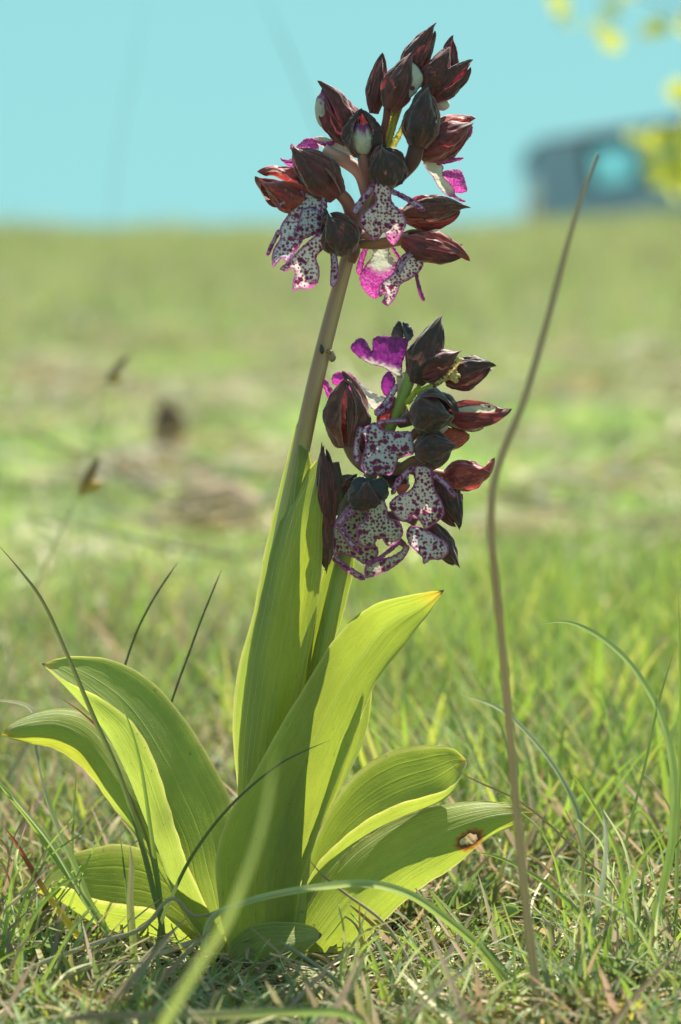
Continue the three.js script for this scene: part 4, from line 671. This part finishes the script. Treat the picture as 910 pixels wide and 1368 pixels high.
blade('grass_blade', 'pale whitish blade bowing left in the lower right turf', 'grass blade', [[756, 1356, 250], [783, 1271, 240], [801, 1204, 230], [810, 1129, 224], [808, 1098, 220], [803, 1070, 216]], 9, 5, [0.18, 0.25, 0.10], [0.38, 0.40, 0.28]);
blade('grass_blade', 'long blade sweeping from under the holed leaf down to the right', 'grass blade', [[832, 1366, 250], [819, 1293, 220], [792, 1244, 190], [748, 1195, 160], [690, 1156, 120], [655, 1142, 100], [628, 1138, 84]], 11, 3, g1, g1);
blade('grass_blade', 'blurred pale blade arching behind the dry stalk on the right', 'grass blade', [[776, 1110, -160], [770, 1080, -170], [748, 1035, -190], [712, 987, -210], [668, 947, -230], [614, 927, -240]], 12, 5, [0.16, 0.24, 0.08], [0.36, 0.40, 0.22]);
blade('grass_blade', 'arching blade bowing over low in front of both right leaves', 'grass blade', [[270, 1270, 200], [284, 1226, 210], [333, 1204, 220], [413, 1187, 230], [493, 1181, 236], [547, 1195, 240], [594, 1226, 246], [638, 1263, 256], [672, 1311, 270], [694, 1372, 290]], 8, 12, pale, g3, { root: false, n: 100 });
blade('dry_stalk', 'thin brown stalk bending down in front of the lower right leaf', 'dry stalk', [[570, 1366, 250], [560, 1325, 240], [542, 1276, 226], [511, 1231, 210], [458, 1191, 190], [428, 1166, 180], [411, 1146, 176]], 5, 3, tan2, [0.30, 0.20, 0.12], { mat: M.stalk, flat: 0.6 });
blade('dry_stalk', 'straight tan straw pointing up left at the bottom centre', 'dry stalk', [[524, 1378, 330], [470, 1328, 320], [427, 1293, 310], [371, 1255, 300]], 6, 4, tan, [0.30, 0.34, 0.22], { mat: M.straw, flat: 0.6, root: false });
blade('grass_blade', 'broad blurred pale green blade close to the camera before the central leaf', 'grass blade', [[196, 1410, 1180], [226, 1357, 1190], [269, 1285, 1200], [300, 1236, 1210], [326, 1176, 1220], [347, 1115, 1220], [362, 1046, 1220], [368, 998, 1220]], 11, 3.6, [0.36, 0.42, 0.10], [0.26, 0.32, 0.09], { n: 70, root: false });
blade('grass_blade', 'blurred horizontal blade along the bottom edge close to the camera', 'grass blade', [[90, 1362, 640], [116, 1358, 640], [280, 1356, 640], [400, 1352, 640], [458, 1354, 640], [500, 1374, 640]], 9, 10, [0.28, 0.2, 0.12], [0.24, 0.34, 0.08], { root: false });
blade('dry_stalk', 'long grey straw curving across the lower left ground', 'dry stalk', [[-20, 1322, 260], [60, 1285, 240], [135, 1258, 222], [190, 1240, 210], [230, 1200, 205], [262, 1224, 200], [330, 1200, 200]], 6, 4, tan2, tan, { mat: M.straw, root: false });
blade('dry_stalk', 'pale straw crossing low at the bottom left corner', 'dry stalk', [[-20, 1352, 300], [40, 1330, 290], [90, 1306, 280], [130, 1290, 270], [200, 1286, 260]], 7, 5, tan2, tan2, { mat: M.straw, root: false });
blade('grass_blade', 'green upright blade in the lower left turf before the lowest leaf', 'grass blade', [[180, 1310, 170], [178, 1260, 170], [174, 1200, 170], [176, 1160, 170], [174, 1130, 170]], 12, 7, g1, [0.24, 0.22, 0.10]);
blade('grass_blade', 'thin blade standing left of the lowest leaf', 'grass blade', [[172, 1230, 20], [168, 1180, 20], [160, 1112, 20]], 5, 2, g2, g2);
blade('grass_blade', 'thin vertical blade behind the red and yellow dying blade', 'grass blade', [[98, 1200, -60], [97, 1120, -60], [102, 1032, -60]], 5, 3, g1, g2);
blade('grass_blade', 'short pale blade leaning left at the bottom centre right of the small leaf', 'grass blade', [[520, 1372, 320], [512, 1330, 320], [502, 1290, 320], [492, 1262, 320]], 9, 4, g3, g3);
blade('grass_blade', 'bright short blade standing right of the small lowest leaf', 'grass blade', [[470, 1330, 200], [474, 1290, 200], [482, 1240, 200], [490, 1215, 190]], 7, 3, g3, pale);
blade('dry_stalk', 'reddish brown dry blade reaching left towards the tip of the upper right leaf', 'dry stalk', [[830, 1200, 60], [775, 1142, 44], [730, 1098, 26], [690, 1068, 10], [640, 1045, -10], [612, 1030, -14], [600, 1014, -16]], 3.6, 2, [0.55, 0.36, 0.18], [0.50, 0.30, 0.16], { mat: M.straw });
blade('grass_blade', 'thin straight dark blade beside the big arching blade', 'grass blade', [[828, 1180, -40], [840, 1110, -40], [860, 1030, -50], [880, 940, -60], [900, 870, -70]], 5, 3, g2, g2);
blade('grass_blade', 'dark blade curving up right of the pale bowing blade', 'grass blade', [[860, 1372, 240], [850, 1300, 236], [854, 1220, 230], [862, 1150, 226], [872, 1090, 220]], 6, 3, g2, g2);
blade('grass_blade', 'long blade arching left low across the lower right corner', 'grass blade', [[900, 1362, 300], [880, 1290, 300], [842, 1228, 296], [790, 1196, 290], [742, 1196, 284]], 8, 3, g3, pale);
blade('grass_blade', 'tall curved blade leaning right in the lower right corner, brightest green there', 'grass blade', [[800, 1366, 270], [806, 1290, 268], [826, 1210, 266], [862, 1140, 262], [900, 1100, 258]], 9, 3, g3, g3);
blade('grass_blade', 'long blade bowing right at the bottom left corner', 'grass blade', [[16, 1366, 300], [24, 1290, 296], [48, 1220, 290], [92, 1176, 284], [128, 1172, 280]], 8, 3, g3, g1);
// more single blades of the sharp foreground turf, too many alike to tell apart
{
  const r = rng(77), lists = { grass: [], straw: [] };
  for (let i = 0; i < 430; i++) {
    const right = i % 2 ? 1 : 0, x0 = right ? 450 + r() * 480 : -20 + r() * 350, yb = 1262 + r() * 130, z = (yb - 1300) * 3.9, h = 50 + r() * (r() < 0.4 ? 210 : 110), lean = (r() - 0.5) * 190, bow = (r() - 0.5) * 50;
    if (x0 > 50 && x0 < 430 && (h > 100 || r() < 0.4)) continue;
    if (x0 > 430 && x0 < 740 && yb - h < 1205) continue;
    const dry = r() < 0.22, c = dry ? G_DRY[Math.floor(r() * 6)] : [g1, g3, g3, pale, g1][Math.floor(r() * 5)], c1 = r() < 0.25 ? mixc(c, tan, 0.6) : c, w0 = 4 + r() * 5;
    const pts = [[x0, yb + 16, z], [x0 + lean * 0.25 + bow, yb - h * 0.4, z + (r() - 0.5) * 60], [x0 + lean * 0.65 + bow, yb - h * 0.8, z + (r() - 0.5) * 90], [x0 + lean * 1.2, yb - h, z + (r() - 0.5) * 120]].map((p) => W(...p));
    lists[dry ? 'straw' : 'grass'].push(ribbonGeo(pts, (s) => UNIT * 0.5 * lerp(w0, 1.5, s), (s) => mixc(c, c1, s), { n: 16, turn: r() - 0.5 }));
  }
  tag(mesh('grass', mergeGeometries(lists.grass), M.grass), 'slender separate green blades in the sharp foreground turf', 'grass', null, 'stuff');
  tag(mesh('dry_grass', mergeGeometries(lists.straw), M.straw), 'slender separate dead blades in the sharp foreground turf', 'grass', null, 'stuff');
}
// ------------------------------------------------------------------ small herbs in the turf
function herb(px, py, n, size, label, col) {
  const z = (py - 1303) * 3.9 * UNIT, p = ray(px, py, z); p.y = groundY(p.x, p.z);
  const t = thing('herb', p, label, 'herb', null), r = rng(px * 7 + n);
  for (let i = 0; i < n; i++) {
    const a = r() * 6.283, q = size * Math.sqrt(r()) * 0.9, L = size * (0.35 + 0.3 * r()), pitch = 0.3 + r() * 0.9, y = 0.002 + size * 0.55 * r(), c = mixc(col, [0.3, 0.36, 0.08], r() * 0.5);
    const B = newB(i), w = L * 0.24, pos = [], idx = [], cs = [];
    for (let k = 0; k <= 5; k++) { const s = k / 5, ww = w * Math.sin(Math.PI * Math.pow(s, 0.8) * 0.98 + 0.03), d = q + L * s * Math.cos(pitch), h = y + L * s * Math.sin(pitch) * (1 - 0.3 * s); pos.push(Math.cos(a) * d - Math.sin(a) * ww, h, Math.sin(a) * d + Math.cos(a) * ww, Math.cos(a) * d, h - ww * 0.4, Math.sin(a) * d, Math.cos(a) * d + Math.sin(a) * ww, h, Math.sin(a) * d - Math.cos(a) * ww); for (let e = 0; e < 3; e++) cs.push(...c); if (k) for (let e = 0; e < 2; e++) { const o = k * 3 + e; idx.push(o - 3, o - 2, o, o - 2, o + 1, o); } }
    mesh('leaflet', geom(pos, idx, cs), M.grass, t);
  }
}
herb(694, 1292, 60, 0.017, 'bright green feathery herb beside the foot of the tan stalk', [0.16, 0.27, 0.06]);
herb(745, 1282, 50, 0.014, 'small feathery green herb right of the tan stalk', [0.13, 0.24, 0.06]);
herb(612, 1350, 44, 0.010, 'mossy yellow green cushion left of the foot of the tan stalk', [0.26, 0.28, 0.05]);
{ const p = W(683, 1215, 20), g = new THREE.SphereGeometry(0.0024, 18, 12); g.scale(1, 0.95, 0.35); g.rotateX(-0.5); const c = []; for (let i = 0; i < g.attributes.position.count; i++) c.push(0.26, 0.36, 0.07); g.setAttribute('color', new THREE.Float32BufferAttribute(c, 3));
  const t = thing('herb', V(p.x, groundY(p.x, p.z), p.z), 'single round green leaf on a short stem left of the tan stalk', 'herb'); g.translate(0, p.y - t.position.y, 0); mesh('leaflet', g, M.grass, t);
  mesh('stem', tubeGeo([V(0.001, -0.002, 0), V(0.0006, (p.y - t.position.y) * 0.5, 0), V(0, p.y - t.position.y - 0.001, 0)], () => 0.0003, () => [0.2, 0.28, 0.06], { n: 8, m: 6 }), M.grass, t); }
// ------------------------------------------------------------------ blurred plants and litter behind
function sedge(label, stem, head, z) {
  const D = z / UNIT, w = stem.map(([x, y]) => W(x, y, D)), bottom = w[0]; bottom.y = Math.min(bottom.y, groundY(bottom.x, bottom.z));
  const t = thing('sedge', bottom.clone(), label, 'sedge'), L = (p) => p.clone().sub(bottom);
  mesh('stem', tubeGeo(w.map(L), (s) => 0.0006 * (1 - 0.3 * s), () => [0.55, 0.55, 0.22], { n: 30, m: 8 }), M.stem, t);
  head.forEach(([x0, y0, x1, y1, r, c]) => { const a = L(W(x0, y0, D)), b = L(W(x1, y1, D)); mesh('flower_spike', tubeGeo([a, a.clone().lerp(b, 0.5), b], (s) => r * UNIT * (0.25 + Math.sin(Math.PI * s) * 0.9), (s) => mixc(c, [0.12, 0.05, 0.03], s * 0.6), { n: 14, m: 10 }), M.stem, t); });
}
sedge('nearer blurred sedge with a brown and yellow spike low at the left', [[-30, 960], [30, 830], [62, 750], [92, 688], [108, 655]], [[106, 660, 132, 612, 9, [0.40, 0.24, 0.07]], [112, 655, 138, 644, 8, [0.75, 0.50, 0.05]], [104, 662, 120, 652, 6, [0.6, 0.45, 0.07]]], -0.36);
sedge('farther blurred sedge with a dark tipped spike higher at the left', [[96, 830], [112, 700], [126, 600], [136, 540], [142, 512]], [[140, 512, 172, 474, 8, [0.30, 0.21, 0.10]], [142, 510, 166, 503, 8, [0.66, 0.48, 0.06]]], -0.58);
blade('dry_stalk', 'pale blurred straw lying slantwise behind the left sedges', 'dry stalk', [[30, 575, -5600], [140, 622, -5200], [250, 690, -4600]].map(([x, y, z]) => [x, y, -3600]), 12, 10, [0.46, 0.42, 0.24], [0.46, 0.42, 0.24], { mat: M.straw, root: false });
blade('dry_stalk', 'long pale blurred straw lying level behind the left leaf', 'dry stalk', [[30, 690, -2800], [120, 705, -2800], [220, 728, -2800], [335, 748, -2800]], 9, 8, [0.46, 0.42, 0.24], [0.40, 0.36, 0.2], { mat: M.straw, root: false });
function litter(name, label, category, px, py, s, col, seed) {
  let z = -1; for (let i = 0; i < 200; i++) { const q = ray(px, py, z); if (q.y <= groundY(q.x, q.z)) break; z -= 0.03; }
  const p = ray(px, py, z), g = new THREE.IcosahedronGeometry(1, 4), a = g.attributes.position, cs = [];
  for (let i = 0; i < a.count; i++) { const v = V().fromBufferAttribute(a, i), k = 1 + 0.3 * noise(v.x * 1.6, v.y * 1.6, v.z * 1.6 + seed) + 0.1 * noise(v.x * 5, v.y * 5, v.z * 5 + seed); a.setXYZ(i, v.x * k * s[0], v.y * k * s[1], v.z * k * s[2]); cs.push(...mixc(col, col.map((c) => c * 1.7), 0.5 + noise(v.x * 4, v.y * 4, v.z * 4))); }
  g.setAttribute('color', new THREE.Float32BufferAttribute(cs, 3)); g.computeVertexNormals();
  const m = mesh(name, g, M.stalk); m.position.set(p.x, groundY(p.x, p.z) + s[1] * 0.6 + 0.022, p.z); tag(m, label, category);
}
litter('clod', 'upright brown clod of earth blurred behind the left sedges', 'clod', 226, 630, [0.018, 0.034, 0.018], [0.13, 0.07, 0.045], 3);
litter('clod', 'small dark clod of earth right below the upright brown clod', 'clod', 268, 665, [0.012, 0.009, 0.01], [0.08, 0.05, 0.035], 5);
litter('stone', 'flat tan stone in the blurred grass left of the tall stem', 'stone', 290, 735, [0.036, 0.02, 0.02], [0.22, 0.16, 0.10], 8);
blade('tall_stalk', 'faint blurred tall stalk against the sky left of the upper flower head', 'grass stalk', [[560, 560, -8000], [500, 380, -8000], [440, 210, -8000], [395, 95, -8000], [345, -20, -8000]], 8, 6, [0.2, 0.23, 0.16], [0.2, 0.23, 0.16], { mat: M.stalk, flat: 0.9 });
blade('tall_stalk', 'fainter blurred tall stalk against the sky far left', 'grass stalk', [[140, 420, -9500], [158, 200, -9500], [178, 90, -9500], [196, -20, -9500]], 3.4, 3, [0.25, 0.28, 0.2], [0.25, 0.28, 0.2], { mat: M.stalk, flat: 0.9 });
// ------------------------------------------------------------------ the shrub with young yellow leaves at the upper right
{
  const z = -2.6, p0 = ray(1010, 480, z), t = thing('shrub', V(p0.x, groundY(p0.x, z), z), 'shrub twigs with young yellow green leaves hanging in from the upper right', 'shrub'), o = t.position, L = (x, y, dz = 0) => ray(x, y, z + dz).sub(o), r = rng(5);
  const twig = (pts, w, name = 'twig') => mesh(name, tubeGeo(pts, (s) => w * (1 - 0.6 * s), () => [0.10, 0.08, 0.05], { n: 24, m: 8 }), M.stalk, t);
  twig([V(0, -0.02, 0), V(0.02, 0.25, 0), L(985, 200), L(975, -60), L(930, -260)], 0.006, 'trunk');
  twig([L(975, 60), L(930, 20), L(870, 0), L(800, -18), L(730, -10)], 0.002);
  twig([L(985, 240), L(950, 215), L(915, 205), L(890, 200)], 0.002);
  twig([L(830, -10), L(820, 20), L(806, 48)], 0.0012);
  twig([L(980, 120), L(940, 150), L(905, 150)], 0.002);
  const lf = (x, y, s, dz) => { const c = L(x, y, dz), pos = [], idx = [], cs = [], a = r() * 6.28, up = (r() - 0.3), e = V(Math.cos(a), up, Math.sin(a) * 0.6).normalize(), k = V(0, 0, 1).cross(e).add(V(0, 0.2, 0.3)).normalize();
    for (let i = 0; i <= 6; i++) { const q = i / 6, w = Math.sin(Math.PI * Math.pow(q, 0.8) * 0.97 + 0.05) * s * 0.32; for (const v of [-1, 0, 1]) { const m = c.clone().addScaledVector(e, q * s).addScaledVector(k, v * w).add(V(0, (v ? 0.12 : 0) * w - q * q * s * 0.25, 0)); pos.push(m.x, m.y, m.z); cs.push(0.54, 0.55, 0.09); } if (i) for (let v = 0; v < 2; v++) { const b = i * 3 + v; idx.push(b - 3, b - 2, b, b - 2, b + 1, b); } }
    mesh('leaf', geom(pos, idx, cs), M.grass, t); };
  for (const [x, y, n, sp, s] of [[730, 8, 3, 14, 0.022], [752, 22, 2, 10, 0.02], [840, 8, 3, 16, 0.022], [805, 52, 4, 10, 0.02], [905, 130, 5, 22, 0.03], [884, 205, 8, 24, 0.03], [912, 230, 7, 20, 0.03], [915, 30, 5, 18, 0.028], [940, 180, 8, 30, 0.03], [960, 60, 8, 40, 0.03], [960, -60, 10, 60, 0.03]])
    for (let i = 0; i < n; i++) lf(x + (r() - 0.5) * sp * 2, y + (r() - 0.5) * sp * 1.6, s * (1.1 + 0.6 * r()), (r() - 0.5) * 0.06);
}
// ------------------------------------------------------------------ the van beyond the crest
{
  const z = -38, corner = ray(704, 190, z), H = 2.0, Lg = 4.7, Wd = 1.8;
  const t = thing('parked_van', V(corner.x + 0.36, corner.y - H, z), 'grey blue van parked beyond the crest, blurred at the upper right', 'van');
  t.rotation.set(0, 0.03, 0.15);
  const paint = new THREE.MeshPhysicalMaterial({ name: 'grey_blue_paint', color: new THREE.Color(0.24, 0.34, 0.46), roughness: 0.4, clearcoat: 0.6 }), black = new THREE.MeshStandardMaterial({ name: 'black_trim', color: new THREE.Color(0.03, 0.042, 0.06), roughness: 0.6 });
  const glass = new THREE.MeshPhysicalMaterial({ name: 'window_glass', color: new THREE.Color(0.85, 0.95, 0.95), transmission: 1, roughness: 0, thickness: 0 }), tyreM = new THREE.MeshStandardMaterial({ name: 'rubber', color: new THREE.Color(0.02, 0.02, 0.02), roughness: 0.9 }), rimM = new THREE.MeshStandardMaterial({ name: 'steel', color: new THREE.Color(0.5, 0.5, 0.5), metalness: 0.8, roughness: 0.4 });
  const rect = (x0, y0, x1, y1) => { const p = new THREE.Path(); p.moveTo(x0, y0); p.lineTo(x1, y0); p.lineTo(x1, y1); p.lineTo(x0, y1); p.closePath(); return p; };
  const side = () => { const s = new THREE.Shape(); s.moveTo(0.02, 0.35); s.lineTo(Lg - 0.15, 0.35); s.lineTo(Lg, 0.7); s.lineTo(Lg - 0.1, 1.05); s.lineTo(Lg - 1.15, H - 0.05); s.lineTo(0.12, H - 0.03); s.lineTo(0.06, H - 0.08); s.lineTo(0, H - 0.3); s.closePath(); return s; };
  const wins = [[0.78, 1.30, 1.60, 1.83], [1.78, 1.38, 2.7, 1.82], [2.9, 1.38, 3.5, 1.75]];
  for (const zz of [0, -Wd]) {
    const s = side(); for (const [a, b, c, d] of wins) s.holes.push(rect(a, b, c, d));
    const g = new THREE.ExtrudeGeometry(s, { depth: 0.05, bevelEnabled: true, bevelSize: 0.01, bevelThickness: 0.01, bevelSegments: 2 }); g.translate(0, 0, zz - 0.025); mesh('side_panel', g, paint, t);
    for (const [a, b, c, d] of wins) {
      const f = new THREE.Shape([[a - 0.1, b - 0.03], [c + 0.1, b - 0.03], [c + 0.1, d + 0.13], [a - 0.1, d + 0.13]].map(([x, y]) => new THREE.Vector2(x, y))); f.holes.push(rect(a + 0.01, b + 0.01, c - 0.01, d - 0.01));
      const fg = new THREE.ExtrudeGeometry(f, { depth: 0.02, bevelEnabled: false }); fg.translate(0, 0, zz + (zz ? -0.06 : 0.04)); const w = mesh('window', fg, black, t);
      const pg = new THREE.BoxGeometry(c - a - 0.02, d - b - 0.02, 0.006); pg.translate((a + c) / 2, (b + d) / 2, zz + (zz ? -0.05 : 0.05)); mesh('pane', pg, glass, w);
    }
  }
  const box = (name, w, h, d, x, y, zz, m, r = 0.04) => { const g = new RoundedBoxGeometry(w, h, d, 3, r); g.translate(x, y, zz); return mesh(name, g, m, t); };
  box('roof', Lg - 1.35, 0.12, Wd - 0.02, (Lg - 1.05) / 2 + 0.05, H - 0.01, -Wd / 2, black); box('floor', Lg - 0.1, 0.1, Wd - 0.08, Lg / 2, 0.4, -Wd / 2, black);
  box('rear_door', 0.06, 1.3, Wd - 0.08, 0.03, 1.0, -Wd / 2, paint); box('bonnet', 1.1, 0.06, Wd - 0.08, Lg - 0.6, 1.08, -Wd / 2, paint); box('bumper', 0.16, 0.22, Wd, -0.05, 0.5, -Wd / 2, black); box('bumper', 0.16, 0.22, Wd, Lg + 0.02, 0.5, -Wd / 2, black);
  for (const zz of [-0.12, -Wd + 0.12]) { box('tail_light', 0.05, 0.4, 0.12, -0.01, 1.0, zz, new THREE.MeshStandardMaterial({ name: 'red_lens', color: new THREE.Color(0.3, 0.01, 0.01), roughness: 0.3 }), 0.02); box('headlight', 0.06, 0.16, 0.3, Lg - 0.03, 0.8, zz - Math.sign(zz + 0.9) * 0.12, rimM, 0.02); }
  for (const x of [0.9, Lg - 0.95]) for (const zz of [0.02, -Wd - 0.02]) {
    const tg = new THREE.TorusGeometry(0.26, 0.1, 12, 32); tg.translate(x, 0.34, zz); const w = mesh('wheel', tg, tyreM, t); const rg = new THREE.CylinderGeometry(0.19, 0.19, 0.12, 24); rg.rotateX(Math.PI / 2); rg.translate(x, 0.34, zz); mesh('rim', rg, rimM, w);
  }
}
renderer.render(scene, camera);
